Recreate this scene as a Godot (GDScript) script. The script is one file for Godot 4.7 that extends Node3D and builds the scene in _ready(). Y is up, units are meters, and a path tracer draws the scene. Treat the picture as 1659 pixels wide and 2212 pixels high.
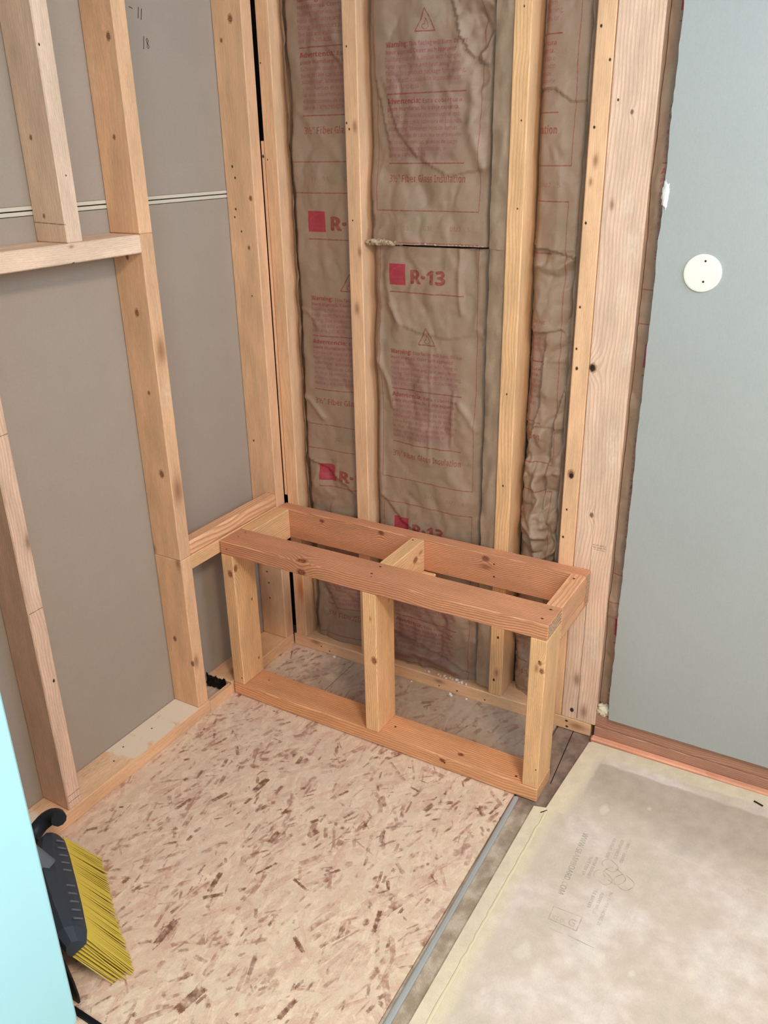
extends Node3D
# A corner of a bathroom under construction: stud walls, a framed bench, insulation batts.
# Units are metres. x runs along the back wall, z comes towards the camera, y is up.

var names := {}
var fib := PackedFloat32Array()
var nz := FastNoiseLite.new()
var nw := FastNoiseLite.new()
var end_mat: StandardMaterial3D
var end_red: StandardMaterial3D
var font_bold: SystemFont
var font_plain: SystemFont
var glyphs := {}

# ------------------------------------------------------------------ helpers

func numbered(n: String) -> String:
	if not names.has(n):
		names[n] = 0
		return n
	names[n] += 1
	return "%s_%03d" % [n, names[n]]

func tag(o: Node, label: String, category: String, group := "") -> void:
	o.set_meta("label", label)
	o.set_meta("category", category)
	if group:
		o.set_meta("group", group)

func thing(called: String, label: String, category: String, at := Vector3.ZERO, group := "") -> Node3D:
	var o := Node3D.new()
	o.name = numbered(called)
	add_child(o)
	o.position = at
	tag(o, label, category, group)
	return o

func put(called: String, mesh: Mesh, mat: Material, parent: Node = null, at := Vector3.ZERO) -> MeshInstance3D:
	var o := MeshInstance3D.new()
	o.mesh = mesh
	if mat:
		o.material_override = mat
	if parent == null:
		o.name = numbered(called)
		add_child(o)
	else:
		o.name = called
		parent.add_child(o, true)
	o.position = at
	o.cast_shadow = GeometryInstance3D.SHADOW_CASTING_SETTING_ON
	return o

func structure(o: Node, label: String) -> void:
	o.set_meta("kind", "structure")
	o.set_meta("label", label)

func plain(c: Color, rough := 0.8, metal := 0.0) -> StandardMaterial3D:
	var m := StandardMaterial3D.new()
	m.albedo_color = c
	m.roughness = rough
	m.metallic = metal
	m.metallic_specular = 0.35
	return m

func textured(img: Image, rough := 0.85) -> StandardMaterial3D:
	var m := StandardMaterial3D.new()
	m.albedo_texture = ImageTexture.create_from_image(img)
	m.roughness = rough
	m.metallic_specular = 0.3
	return m

func quad(st: SurfaceTool, a: Vector3, b: Vector3, c: Vector3, d: Vector3, ua := Vector2.ZERO, ub := Vector2.ZERO, uc := Vector2.ZERO, ud := Vector2.ZERO) -> void:
	# a, b, c, d clockwise as seen from the front
	for k in [[a, ua], [b, ub], [c, uc], [a, ua], [c, uc], [d, ud]]:
		st.set_uv(k[1])
		st.add_vertex(k[0])

# box with chamfered edges; uvf maps (face axis, position) to a UV
func chamfer_box(s: Vector3, ch: float, uvf: Callable, sides: SurfaceTool, ends: SurfaceTool, end_axis := 1) -> void:
	var h := s * 0.5
	var face_pt := func(ax: int, sg: Vector3) -> Vector3:
		var p := Vector3(sg.x * h.x, sg.y * h.y, sg.z * h.z)
		for k in 3:
			if k != ax:
				p[k] -= sg[k] * ch
		return p
	for ax in 3:
		var u := (ax + 1) % 3
		var w := (ax + 2) % 3
		for sg in [1.0, -1.0]:
			var q := []
			for c in [[-1.0, -1.0], [-1.0, 1.0], [1.0, 1.0], [1.0, -1.0]]:
				var g := Vector3.ZERO
				g[ax] = sg
				g[u] = c[0]
				g[w] = c[1]
				q.append(face_pt.call(ax, g))
			if sg < 0:
				q.reverse()
			var st := ends if ax == end_axis and ends else sides
			quad(st, q[0], q[1], q[2], q[3], uvf.call(ax, q[0]), uvf.call(ax, q[1]), uvf.call(ax, q[2]), uvf.call(ax, q[3]))
	for ax in 3: # edges along ax
		var u := (ax + 1) % 3
		var w := (ax + 2) % 3
		for a in [1.0, -1.0]:
			for b in [1.0, -1.0]:
				var g0 := Vector3.ZERO
				g0[ax] = -1.0
				g0[u] = a
				g0[w] = b
				var g1 := g0
				g1[ax] = 1.0
				var q := [face_pt.call(u, g0), face_pt.call(u, g1), face_pt.call(w, g1), face_pt.call(w, g0)]
				if a * b > 0:
					q.reverse()
				var f := u if u != end_axis else w
				quad(sides, q[0], q[1], q[2], q[3], uvf.call(f, q[0]), uvf.call(f, q[1]), uvf.call(f, q[2]), uvf.call(f, q[3]))
	for a in [1.0, -1.0]:
		for b in [1.0, -1.0]:
			for c in [1.0, -1.0]:
				var g := Vector3(a, b, c)
				var q := [face_pt.call(0, g), face_pt.call(1, g), face_pt.call(2, g)]
				if a * b * c > 0:
					q.reverse()
				for p in q:
					sides.set_uv(uvf.call(0 if end_axis != 0 else 1, p))
					sides.add_vertex(p)

func box_mesh(s: Vector3, ch := 0.001, uvscale := 1.0) -> ArrayMesh:
	var st := SurfaceTool.new()
	st.begin(Mesh.PRIMITIVE_TRIANGLES)
	st.set_smooth_group(-1)
	chamfer_box(s, ch, func(ax: int, p: Vector3) -> Vector2: return Vector2(p[(ax + 1) % 3], p[(ax + 2) % 3]) * uvscale, st, null)
	st.generate_normals()
	return st.commit()

func bar(called: String, lo: Vector3, hi: Vector3, mat: Material, parent: Node = null, ch := 0.001) -> MeshInstance3D:
	return put(called, box_mesh(hi - lo, ch), mat, parent, (lo + hi) * 0.5)

func smooth01(a: float, b: float, x: float) -> float:
	return smoothstep(a, b, x)

# ------------------------------------------------------------------ wood

const FIR := {"base": Color(0.905, 0.705, 0.540), "late": Color(0.79, 0.57, 0.405), "con": 0.17, "sp": 4.5, "straight": true, "knot": Color(0.44, 0.26, 0.16)}
const PINK := {"base": Color(0.90, 0.745, 0.635), "late": Color(0.78, 0.58, 0.47), "con": 0.42, "sp": 5.5, "straight": true, "knot": Color(0.42, 0.27, 0.18)}
const PALE := {"base": Color(0.91, 0.775, 0.66), "late": Color(0.82, 0.65, 0.52), "con": 0.28, "sp": 4.5, "straight": true, "knot": Color(0.45, 0.28, 0.18)}
const CREAM := {"base": Color(0.92, 0.715, 0.520), "late": Color(0.79, 0.555, 0.365), "con": 0.45, "sp": 5.0, "straight": true, "knot": Color(0.48, 0.27, 0.16)}
const RED := {"base": Color(0.86, 0.605, 0.450), "late": Color(0.62, 0.36, 0.235), "con": 0.66, "sp": 4.6, "straight": true, "knot": Color(0.44, 0.23, 0.15)}
const DIRTY := {"base": Color(0.72, 0.53, 0.435), "late": Color(0.56, 0.37, 0.29), "con": 0.5, "sp": 3.6, "straight": true, "knot": Color(0.3, 0.2, 0.15)}

const WS := 1.5

# Two faces of a board side by side (wide face, then narrow face), growth rings cut from one log. Marks sit at (face, across mm, along mm).
func wood_image(kind: Dictionary, a: float, b: float, length: float, seed_: int, marks: Array) -> Image:
	var w := int(ceil((a + b) * WS))
	var h := int(clamp(length * WS, 24, 2040))
	var sv := length / h
	var rng := RandomNumberGenerator.new()
	rng.seed = seed_
	# most boards are cut well away from the pith: long straight lines, gently drifting
	var cx := rng.randf_range(0.1, 0.9) * a
	var cy := rng.randf_range(-75.0, -22.0)
	if kind.has("straight"):
		cx = a * 0.5 + (1.0 if rng.randf() < 0.5 else -1.0) * rng.randf_range(50.0, 95.0)
		cy = rng.randf_range(-60.0, -25.0)
	var off := rng.randf_range(0, 900.0)
	var sp: float = kind.sp * rng.randf_range(0.85, 1.25)
	var con: float = kind.con
	var bc: Color = kind.base * rng.randf_range(0.97, 1.03)
	var lc: Color = kind.late
	var kc: Color = kind.knot
	var data := PackedByteArray()
	data.resize(w * h * 3)
	var wa := a * WS
	for y in h:
		var v := y * sv
		var wob := nz.get_noise_2d(v * 0.14 + off, off) * 9.0 + nz.get_noise_2d(v * 0.8 + off, off + 50.0) * 0.8
		var near := []
		for m in marks:
			if absf(m[3] - v) < m[4] * 9.0 + 3.0:
				near.append(m)
		for x in w:
			var u := (x + 0.5) / WS
			var face := 0 if x < wa else 1
			var dx := u - cx
			var dy := -cy
			if face == 1:
				dx = a - cx
				dy = (u - a) - cy
			var r := sqrt(dx * dx + dy * dy) + wob + nz.get_noise_2d(u * 0.8 + off, v * 0.09) * 2.4
			var uu := u if face == 0 else u - a
			var dark := 0.0
			var pale := 0.0
			var hole := 0.0
			var red := 0.0
			for m in near:
				if m[1] != face:
					continue
				var ku: float = uu - m[2]
				var kv: float = v - m[3]
				var kr: float = m[4]
				match m[0]:
					"k":
						var d2 := (ku * ku + kv * kv * 0.5) / (kr * kr)
						r += kr * 1.7 * exp(-d2 * 0.16)
						if d2 < 2.2:
							var d := sqrt(d2) + nw.get_noise_2d(ku * 9.0, kv * 9.0) * 0.25
							dark = maxf(dark, (1.0 - smoothstep(0.55, 1.25, d)) * (0.72 + 0.28 * sin(d * 14.0)))
					"h":
						var d2 := (ku * ku + kv * kv * 0.55) / (kr * kr)
						hole = maxf(hole, 1.0 - smoothstep(0.5, 1.3, d2 + nw.get_noise_2d(ku * 20.0, kv * 20.0) * 0.6))
					"d":
						var d2 := (ku * ku + kv * kv * 0.2) / (kr * kr)
						dark = maxf(dark, 0.5 * exp(-d2 * 1.2))
					"p":
						var d2 := (ku * ku + kv * kv * 0.25) / (kr * kr)
						pale = maxf(pale, exp(-d2) * clampf(0.55 + nw.get_noise_2d(uu * 8.0 + off, v * 2.0) * 1.1, 0.0, 1.0))
					"w": # plaster dust trodden into the top
						var d2 := (ku * ku * 0.35 + kv * kv) / (kr * kr)
						pale = maxf(pale, (1.0 - smoothstep(0.45, 1.2, d2 + nw.get_noise_2d(uu * 3.0 + off, v * 2.0) * 0.5)) * 1.55)
					"o":
						var d2 := (ku * ku + kv * kv * 0.08) / (kr * kr)
						red = maxf(red, exp(-d2))
					"l": # pencil line across the board
						if absf(kv + ku * 0.03) < 0.9:
							hole = maxf(hole, 0.45)
					"g": # grade stamp: rows of small dark characters
						if absf(ku) < kr and absf(kv) < kr * 0.55:
							var row := fposmod(kv + kr, kr * 0.38) / (kr * 0.38)
							if row < 0.62 and nw.get_noise_2d(floorf(ku * 1.3) * 31.0, floorf(kv * 1.0) * 23.0) > 0.08:
								hole = maxf(hole, 0.5)
			var t := fposmod(r / sp, 1.0)
			var late := smoothstep(0.35, 0.9, t) * (1.0 - smoothstep(0.93, 1.0, t))
			var f := fib[((x * 5 + face * 40) & 255) * 256 + ((y >> 1) & 255)]
			var bl := nw.get_noise_2d(u * 0.9 + off, v * 0.22 + off)
			var k := late * con * (1.0 + 0.35 * bl)
			var lum := 1.0 + f * 0.045 + bl * 0.085
			var cr := lerpf(bc.r, lc.r, k) * lum
			var cg := lerpf(bc.g, lc.g, k) * lum
			var cb := lerpf(bc.b, lc.b, k) * lum
			if dark > 0.0:
				cr = lerpf(cr, kc.r, dark)
				cg = lerpf(cg, kc.g, dark)
				cb = lerpf(cb, kc.b, dark)
			if red > 0.02:
				cr = lerpf(cr, 0.80, red * 0.7)
				cg = lerpf(cg, 0.42, red * 0.7)
				cb = lerpf(cb, 0.22, red * 0.7)
			if pale > 0.0:
				cr = lerpf(cr, 0.93, pale * 0.6)
				cg = lerpf(cg, 0.85, pale * 0.6)
				cb = lerpf(cb, 0.75, pale * 0.6)
			if hole > 0.0:
				cr = lerpf(cr, 0.16, hole * 0.9)
				cg = lerpf(cg, 0.11, hole * 0.9)
				cb = lerpf(cb, 0.09, hole * 0.9)
			var i := (y * w + x) * 3
			data[i] = int(clampf(cr, 0, 1) * 255.0)
			data[i + 1] = int(clampf(cg, 0, 1) * 255.0)
			data[i + 2] = int(clampf(cb, 0, 1) * 255.0)
	return Image.create_from_data(w, h, false, Image.FORMAT_RGB8, data)

func end_grain(kind: Dictionary, seed_: int) -> StandardMaterial3D:
	var data := PackedByteArray()
	data.resize(128 * 128 * 3)
	var b: Color = kind.base
	var l: Color = kind.late
	for y in 128:
		for x in 128:
			var r := Vector2(x - 20.0, y + 70.0).length() + nw.get_noise_2d(x * 6.0 + seed_, y * 6.0) * 3.5
			var t := fposmod(r / 11.0, 1.0)
			var k := smoothstep(0.2, 0.85, t) * (1.0 - smoothstep(0.9, 1.0, t)) * 0.9
			var c := b.lerp(l, k) * (0.96 + 0.08 * fib[(x & 255) * 256 + ((y * 7) & 255)])
			var i := (y * 128 + x) * 3
			data[i] = int(clampf(c.r, 0, 1) * 255)
			data[i + 1] = int(clampf(c.g, 0, 1) * 255)
			data[i + 2] = int(clampf(c.b, 0, 1) * 255)
	return textured(Image.create_from_data(128, 128, false, Image.FORMAT_RGB8, data), 0.9)

# A sawn board between two corners. long / wide: the axes of its length and of its wide face. Marks: [type, point on a face, radius in mm].
func board(called: String, lo: Vector3, hi: Vector3, long: int, wide: int, kind: Dictionary, seed_: int, marks := [], parent: Node = null, ch := 0.0022) -> MeshInstance3D:
	var narrow := 3 - long - wide
	var s := hi - lo
	var mm := []
	for m in marks:
		var p: Vector3 = m[1]
		# the face is the one whose plane the point lies on: wide face = normal along narrow
		var dn: float = minf(absf(p[narrow] - lo[narrow]), absf(p[narrow] - hi[narrow]))
		var dw: float = minf(absf(p[wide] - lo[wide]), absf(p[wide] - hi[wide]))
		var face := 0 if dn <= dw else 1
		var across: float = (p[wide] - lo[wide]) if face == 0 else (p[narrow] - lo[narrow])
		mm.append([m[0], face, across * 1000.0, (p[long] - lo[long]) * 1000.0, m[2]])
	var a: float = s[wide]
	var b: float = s[narrow]
	var img := wood_image(kind, a * 1000.0, b * 1000.0, s[long] * 1000.0, seed_, mm)
	var mat := textured(img, 0.72)
	var fr := a / (a + b)
	var uvf := func(ax: int, p: Vector3) -> Vector2:
		var v: float = p[long] / s[long] + 0.5
		if ax == long:
			return Vector2(p[wide], p[narrow]) * 9.0 + Vector2(0.5, 0.5)
		if ax == narrow:
			return Vector2(clampf(p[wide] / a + 0.5, 0.004, 0.996) * fr, v)
		return Vector2(fr + clampf(p[narrow] / b + 0.5, 0.01, 0.99) * (1.0 - fr), v)
	var st := SurfaceTool.new()
	var en := SurfaceTool.new()
	for k in [st, en]:
		k.begin(Mesh.PRIMITIVE_TRIANGLES)
		k.set_smooth_group(-1)
	chamfer_box(s, ch, uvf, st, en, long)
	st.generate_normals()
	en.generate_normals()
	st.set_material(mat)
	en.set_material(end_red if kind == RED else end_mat)
	var mesh := st.commit()
	en.commit(mesh)
	return put(called, mesh, null, parent, (lo + hi) * 0.5)

# ------------------------------------------------------------------ lettering

func glyph_tris(text: String, bold: bool) -> PackedVector2Array:
	var key := text + ("#" if bold else "")
	if glyphs.has(key):
		return glyphs[key]
	var t := TextMesh.new()
	t.font = font_bold if bold else font_plain
	t.font_size = 64
	t.pixel_size = 1.0
	t.depth = 0.0
	t.curve_step = 3.0
	t.text = text
	var v: PackedVector3Array = t.surface_get_arrays(0)[Mesh.ARRAY_VERTEX]
	var ix = t.surface_get_arrays(0)[Mesh.ARRAY_INDEX]
	var minx := 1e9
	for p in v:
		minx = minf(minx, p.x)
	var out := PackedVector2Array()
	if ix:
		for k in ix:
			out.append(Vector2(v[k].x - minx, v[k].y))
	else:
		for p in v:
			out.append(Vector2(p.x - minx, p.y))
	if text != "H":
		var hh := glyph_tris("H", bold)
		var y0 := 1e9
		var y1 := -1e9
		for p in hh:
			y0 = minf(y0, p.y)
			y1 = maxf(y1, p.y)
		for k in out.size():
			out[k] = Vector2(out[k].x, out[k].y - y0) / (y1 - y0)
	glyphs[key] = out
	return out

# adds coverage of a line of text to a float mask; at = left end of the baseline in pixels, cap = capital height in pixels, fit = wanted width (0: natural)
func ink_text(mask: PackedFloat32Array, w: int, h: int, text: String, at: Vector2, cap: float, fit := 0.0, bold := false, along := Vector2(1, 0), strength := 1.0) -> PackedFloat32Array:
	var tr := glyph_tris(text, bold)
	var wid := 0.001
	for p in tr:
		wid = maxf(wid, p.x)
	var sx := cap if fit <= 0.0 else fit / wid
	var up := Vector2(along.y, -along.x)
	for k in range(0, tr.size(), 3):
		var q := []
		for j in 3:
			q.append(at + along * tr[k + j].x * sx + up * tr[k + j].y * cap)
		mask = ink_tri(mask, w, h, q[0], q[1], q[2], strength)
	return mask

func ink_tri(mask: PackedFloat32Array, w: int, h: int, a: Vector2, b: Vector2, c: Vector2, strength := 1.0) -> PackedFloat32Array:
	var area := (b - a).cross(c - a)
	if absf(area) < 1e-6:
		return mask
	var x0 := maxi(0, int(minf(a.x, minf(b.x, c.x))))
	var x1 := mini(w - 1, int(maxf(a.x, maxf(b.x, c.x))))
	var y0 := maxi(0, int(minf(a.y, minf(b.y, c.y))))
	var y1 := mini(h - 1, int(maxf(a.y, maxf(b.y, c.y))))
	for y in range(y0, y1 + 1):
		for x in range(x0, x1 + 1):
			var n := 0
			for k in 9:
				var p := Vector2(x + (k % 3) / 3.0 + 0.167, y + (k / 3) / 3.0 + 0.167)
				var e0 := (b - a).cross(p - a) / area
				var e1 := (c - b).cross(p - b) / area
				var e2 := (a - c).cross(p - c) / area
				if e0 >= 0 and e1 >= 0 and e2 >= 0:
					n += 1
			if n:
				mask[y * w + x] = minf(1.0, mask[y * w + x] + n / 9.0 * strength)
	return mask

func ink_line(mask: PackedFloat32Array, w: int, h: int, a: Vector2, b: Vector2, wd: float, strength := 1.0) -> PackedFloat32Array:
	var s := (b - a).normalized().orthogonal() * wd * 0.5
	mask = ink_tri(mask, w, h, a - s, b - s, b + s, strength)
	return ink_tri(mask, w, h, a - s, b + s, a + s, strength)

# ------------------------------------------------------------------ textures

const KP := 2.0 # pixels per mm of kraft paper
const KW := 0.40
const KH := 0.6625

# One repeat of the printed kraft facing; u = 0 lies 95 mm left of the logo, v = 0 lies 60 mm above its top.
func kraft_image() -> Image:
	var w := int(KW * 1000 * KP)
	var h := int(KH * 1000 * KP)
	var ink := PackedFloat32Array()
	ink.resize(w * h)
	var logo := PackedFloat32Array()
	logo.resize(w * h)
	var ox := 95.0
	var oy := 60.0
	var P := func(x: float, y: float) -> Vector2: return Vector2(ox + x, oy + y) * KP
	# frame
	ink = ink_line(ink, w, h, P.call(-31, -42), P.call(230, -42), 2.4 * KP, 0.8)
	ink = ink_line(ink, w, h, P.call(-31, 550), P.call(230, 550), 2.4 * KP, 0.8)
	ink = ink_line(ink, w, h, P.call(-31, -42), P.call(-31, 550), 1.8 * KP, 0.75)
	ink = ink_line(ink, w, h, P.call(230, -42), P.call(230, 550), 1.8 * KP, 0.75)
	for y in [66.0, 307.0, 449.0]:
		ink = ink_line(ink, w, h, P.call(0, y), P.call(196, y), 2.6 * KP, 0.85)
	# logo: red square with a thin rising arc and two lines of small letters
	logo = ink_tri(logo, w, h, P.call(0, 0), P.call(44, 0), P.call(44, 49))
	logo = ink_tri(logo, w, h, P.call(0, 0), P.call(44, 49), P.call(0, 49))
	var cut := PackedFloat32Array()
	cut.resize(w * h)
	var prev: Vector2 = P.call(5, 26)
	for k in range(1, 13):
		var a := k / 12.0 * PI * 0.5
		var q: Vector2 = P.call(5 + 37 * (1 - cos(a)), 26 - 22 * sin(a))
		cut = ink_line(cut, w, h, prev, q, 1.1 * KP, 0.6)
		prev = q
	cut = ink_text(cut, w, h, "OWENS", P.call(7, 33), 4.6 * KP, 28 * KP, false, Vector2(1, 0), 0.55)
	cut = ink_text(cut, w, h, "CORNING", P.call(7, 42), 4.6 * KP, 31 * KP, false, Vector2(1, 0), 0.55)
	for e in [[0, 0], [1.3, 0], [-1.3, 0], [0, 1.1], [0, -1.1]]: # a heavy face
		ink = ink_text(ink, w, h, "R·13", P.call(59 + e[0], 43.5 + e[1]), 30.5 * KP, 90 * KP, true, Vector2(1, 0), 1.0)
	# warning triangle with a flame
	var ta: Vector2 = P.call(98, 148)
	var tb: Vector2 = P.call(120, 190)
	var tc: Vector2 = P.call(76, 190)
	ink = ink_line(ink, w, h, ta, tb, 2.2 * KP)
	ink = ink_line(ink, w, h, tb, tc, 2.2 * KP)
	ink = ink_line(ink, w, h, tc, ta, 2.2 * KP)
	var fl := [Vector2(98, 166), Vector2(104, 175), Vector2(105, 182), Vector2(101, 186.5), Vector2(95, 186.5), Vector2(91, 182), Vector2(93, 176), Vector2(96, 178), Vector2(98, 166)]
	for k in fl.size() - 1:
		ink = ink_line(ink, w, h, P.call(fl[k].x, fl[k].y), P.call(fl[k + 1].x, fl[k + 1].y), 1.5 * KP, 0.8)
	# text blocks
	ink = ink_text(ink, w, h, "Warning:", P.call(0, 216), 10.5 * KP, 56 * KP, true)
	ink = ink_text(ink, w, h, "Warning:", P.call(0.7, 216), 10.5 * KP, 56 * KP, true)
	var en := ["This facing will burn. Do not", "leave exposed. Cover with approved", "building materials. Install with facing in", "Keep open flame and heat away from", "facing. See product package for warning,", "fire test and installation instructions or", "call 1-419-248-8234"]
	var wid := [134.0, 170.0, 182.0, 180.0, 194.0, 186.0, 82.0]
	for k in 7:
		ink = ink_text(ink, w, h, en[k], P.call(61 if k == 0 else 0, 216 + k * 13.6), 8.2 * KP, wid[k] * KP, k < 2, Vector2(1, 0), 0.8)
	ink = ink_text(ink, w, h, "Advertencia:", P.call(0, 327), 10.5 * KP, 86 * KP, true)
	ink = ink_text(ink, w, h, "Advertencia:", P.call(0.7, 327), 10.5 * KP, 86 * KP, true)
	var es := ["Esta cobertura", "puede incendiarse. No la deje expuesta.", "Cúbrala con material de construcción apro-", "bado. Instale con la cobertura en contacto", "substancial. Mantenga lejos de llamas", "y otras fuentes de calor. Vea en el paquete", "las otras advertencias, pruebas de fuego", "e instrucciones de instalación, o", "llame al 1-419-248-8234"]
	wid = [92.0, 180.0, 186.0, 184.0, 176.0, 186.0, 178.0, 150.0, 100.0]
	for k in 9:
		ink = ink_text(ink, w, h, es[k], P.call(92 if k == 0 else 0, 327 + k * 13.6), 8.2 * KP, wid[k] * KP, k < 2, Vector2(1, 0), 0.8)
	ink = ink_text(ink, w, h, "3½\" Fiber Glass Insulation", P.call(0, 489), 15.5 * KP, 196 * KP, true, Vector2(1, 0), 0.85)
	for k in [[-26.0, "0"], [16.0, "11"], [44.0, "16"], [94.0, "GM"], [160.0, "DM2"], [205.0, "5"]]:
		ink = ink_text(ink, w, h, k[1], P.call(k[0], 593), 10 * KP, 0.0, true, Vector2(1, 0), 0.32)
	var data := PackedByteArray()
	data.resize(w * h * 3)
	var n := FastNoiseLite.new()
	n.seed = 91
	n.frequency = 0.01
	for y in h:
		for x in w:
			var i := y * w + x
			var b := n.get_noise_2d(x * 0.35, y * 0.35)
			var fi := fib[((x * 3) & 255) * 256 + ((y * 5) & 255)] * 0.5 + fib[((y * 3) & 255) * 256 + ((x * 5) & 255)] * 0.5
			var c := Color(0.63, 0.508, 0.418)
			c = c.lerp(Color(0.59, 0.50, 0.40), clampf(b * 1.1, 0.0, 1.0))
			# the printing bleeds a faint rose into the paper round the text
			var mx := x / KP - ox
			var my := y / KP - oy
			var bleed := smoothstep(-6.0, 8.0, mx) * (1.0 - smoothstep(150.0, 205.0, mx)) * smoothstep(196.0, 215.0, my) * (1.0 - smoothstep(430.0, 452.0, my))
			bleed *= clampf(0.75 + n.get_noise_2d(x * 1.1 + 400.0, y * 1.1) * 0.9, 0.0, 1.0)
			c = c.lerp(Color(0.56, 0.395, 0.36), bleed * 0.55)
			c = c * (1.0 + fi * 0.06)
			var wear := clampf(0.78 + n.get_noise_2d(x * 5.0, y * 5.0) * 0.5, 0.4, 1.0)
			c = c.lerp(Color(0.56, 0.235, 0.205), ink[i] * 0.95 * wear)
			c = c.lerp(Color(0.66, 0.20, 0.245), logo[i] * 0.9 * (1.0 - cut[i] * 0.55))
			data[i * 3] = int(clampf(c.r, 0, 1) * 255)
			data[i * 3 + 1] = int(clampf(c.g, 0, 1) * 255)
			data[i * 3 + 2] = int(clampf(c.b, 0, 1) * 255)
	return Image.create_from_data(w, h, false, Image.FORMAT_RGB8, data)

# Pressed wood-strand board, 0.92 m (x) by 1.35 m (z).
func osb_image() -> Image:
	var s := 1.45
	var w := int(920 * s)
	var h := int(1350 * s)
	var buf := PackedFloat32Array() # r, g, b
	buf.resize(w * h * 3)
	var rng := RandomNumberGenerator.new()
	rng.seed = 4711
	var n := FastNoiseLite.new()
	n.seed = 5
	n.frequency = 0.01
	for i in w * h:
		buf[i * 3] = 0.86
		buf[i * 3 + 1] = 0.73
		buf[i * 3 + 2] = 0.62
	for k in 5200:
		var deep := k / 5200.0
		var cx := rng.randf() * w
		var cy := rng.randf() * h
		var len_ := rng.randf_range(28, 95) * s
		var wd := rng.randf_range(4, 22) * s
		var ang := rng.randfn(0.12, 0.5) + PI * 0.5
		var tone := rng.randf()
		var col: Color
		var alpha := 1.0
		if tone < 0.56:
			col = Color(0.905, 0.785, 0.67) * rng.randf_range(0.95, 1.04)
			alpha = 0.5
		elif tone < 0.78:
			col = Color(0.835, 0.67, 0.575) * rng.randf_range(0.96, 1.04)
			alpha = 0.6
		elif tone < 0.945:
			col = Color(0.69, 0.51, 0.425)
			alpha = 0.7
			wd *= 0.6
			len_ *= 0.8
		else:
			col = Color(0.56, 0.385, 0.30)
			len_ *= 0.5
			wd *= 0.55
			alpha = 0.75
		var ca := cos(ang)
		var sa := sin(ang)
		var rx := int(absf(ca) * len_ * 0.5 + absf(sa) * wd * 0.5) + 2
		var ry := int(absf(sa) * len_ * 0.5 + absf(ca) * wd * 0.5) + 2
		var ro := rng.randi() & 255
		for y in range(maxi(0, int(cy) - ry), mini(h, int(cy) + ry)):
			for x in range(maxi(0, int(cx) - rx), mini(w, int(cx) + rx)):
				var dx := x - cx
				var dy := y - cy
				var l := dx * ca + dy * sa
				var q := -dx * sa + dy * ca
				var qi := int(q * 1.4 + 128)
				var rag := fib[(qi & 255) * 256 + ro] * 6.0
				if absf(l) > len_ * 0.5 + rag or absf(q) > wd * 0.5:
					continue
				var g := 1.0 + fib[((qi * 3 + ro) & 255) * 256 + ((int(l * 0.2) + ro) & 255)] * 0.06
				var al2 := alpha * clampf(0.8 + n.get_noise_2d(x * 2.6 + ro, y * 2.6) * 1.9, 0.0, 1.25)
				var i := (y * w + x) * 3
				buf[i] = lerpf(buf[i], col.r * g, al2)
				buf[i + 1] = lerpf(buf[i + 1], col.g * g, al2)
				buf[i + 2] = lerpf(buf[i + 2], col.b * g, al2)
	# dark bark-coloured chips pressed into the top face: [x mm, z mm, length, width, angle]
	var chips := [[398, 842, 52, 11, 1.35], [418, 872, 40, 9, 2.4], [524, 612, 30, 9, 1.0], [500, 628, 26, 15, 1.9], [535, 1070, 60, 20, 1.75], [395, 985, 60, 14, 1.5], [180, 700, 44, 8, 1.75], [300, 560, 52, 16, 1.6], [560, 760, 44, 6, 0.25], [600, 700, 34, 7, 2.2], [640, 560, 36, 10, 1.2], [690, 430, 30, 12, 1.8], [330, 440, 28, 10, 1.4], [250, 480, 24, 12, 2.6], [720, 620, 30, 9, 0.6], [745, 760, 52, 9, 1.3], [640, 880, 40, 8, 0.5], [700, 1000, 44, 10, 1.7], [470, 760, 50, 5, 2.0], [430, 680, 36, 12, 1.5], [590, 960, 40, 8, 1.2], [240, 640, 40, 10, 1.9]]
	for k in 330:
		chips.append([rng.randf_range(20, 840), rng.randf_range(300, 1300), rng.randf_range(6, 27), rng.randf_range(1.5, 8), rng.randfn(1.75, 0.6)])
	for c in chips:
		var cx: float = (c[0] + 45.0) * s
		var cy: float = c[1] * s
		var len_: float = c[2] * s
		var wd: float = c[3] * s
		var ca := cos(c[4])
		var sa := sin(c[4])
		var rr := int(len_ * 0.5 + wd) + 2
		var ro := rng.randi() & 255
		var al := 0.88 if c[2] > 30 else rng.randf_range(0.45, 0.85)
		for y in range(maxi(0, int(cy) - rr), mini(h, int(cy) + rr)):
			for x in range(maxi(0, int(cx) - rr), mini(w, int(cx) + rr)):
				var l := (x - cx) * ca + (y - cy) * sa
				var q := -(x - cx) * sa + (y - cy) * ca
				var rag := fib[(int(q * 1.6 + 128) & 255) * 256 + ro] * 4.0
				if absf(l) > len_ * 0.5 + rag or absf(q) > wd * 0.5 + fib[(int(l * 0.7 + 128) & 255) * 256 + ((ro + 99) & 255)] * 1.6:
					continue
				var g := 1.0 + fib[(int(q * 4.0 + 128) & 255) * 256 + ro] * 0.14
				var i := (y * w + x) * 3
				var al2 := al * clampf(0.85 + n.get_noise_2d(x * 3.0 + ro, y * 3.0) * 1.2, 0.0, 1.05)
				buf[i] = lerpf(buf[i], 0.485 * g, al2)
				buf[i + 1] = lerpf(buf[i + 1], 0.32 * g, al2)
				buf[i + 2] = lerpf(buf[i + 2], 0.245 * g, al2)
	var data := PackedByteArray()
	data.resize(w * h * 3)
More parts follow.
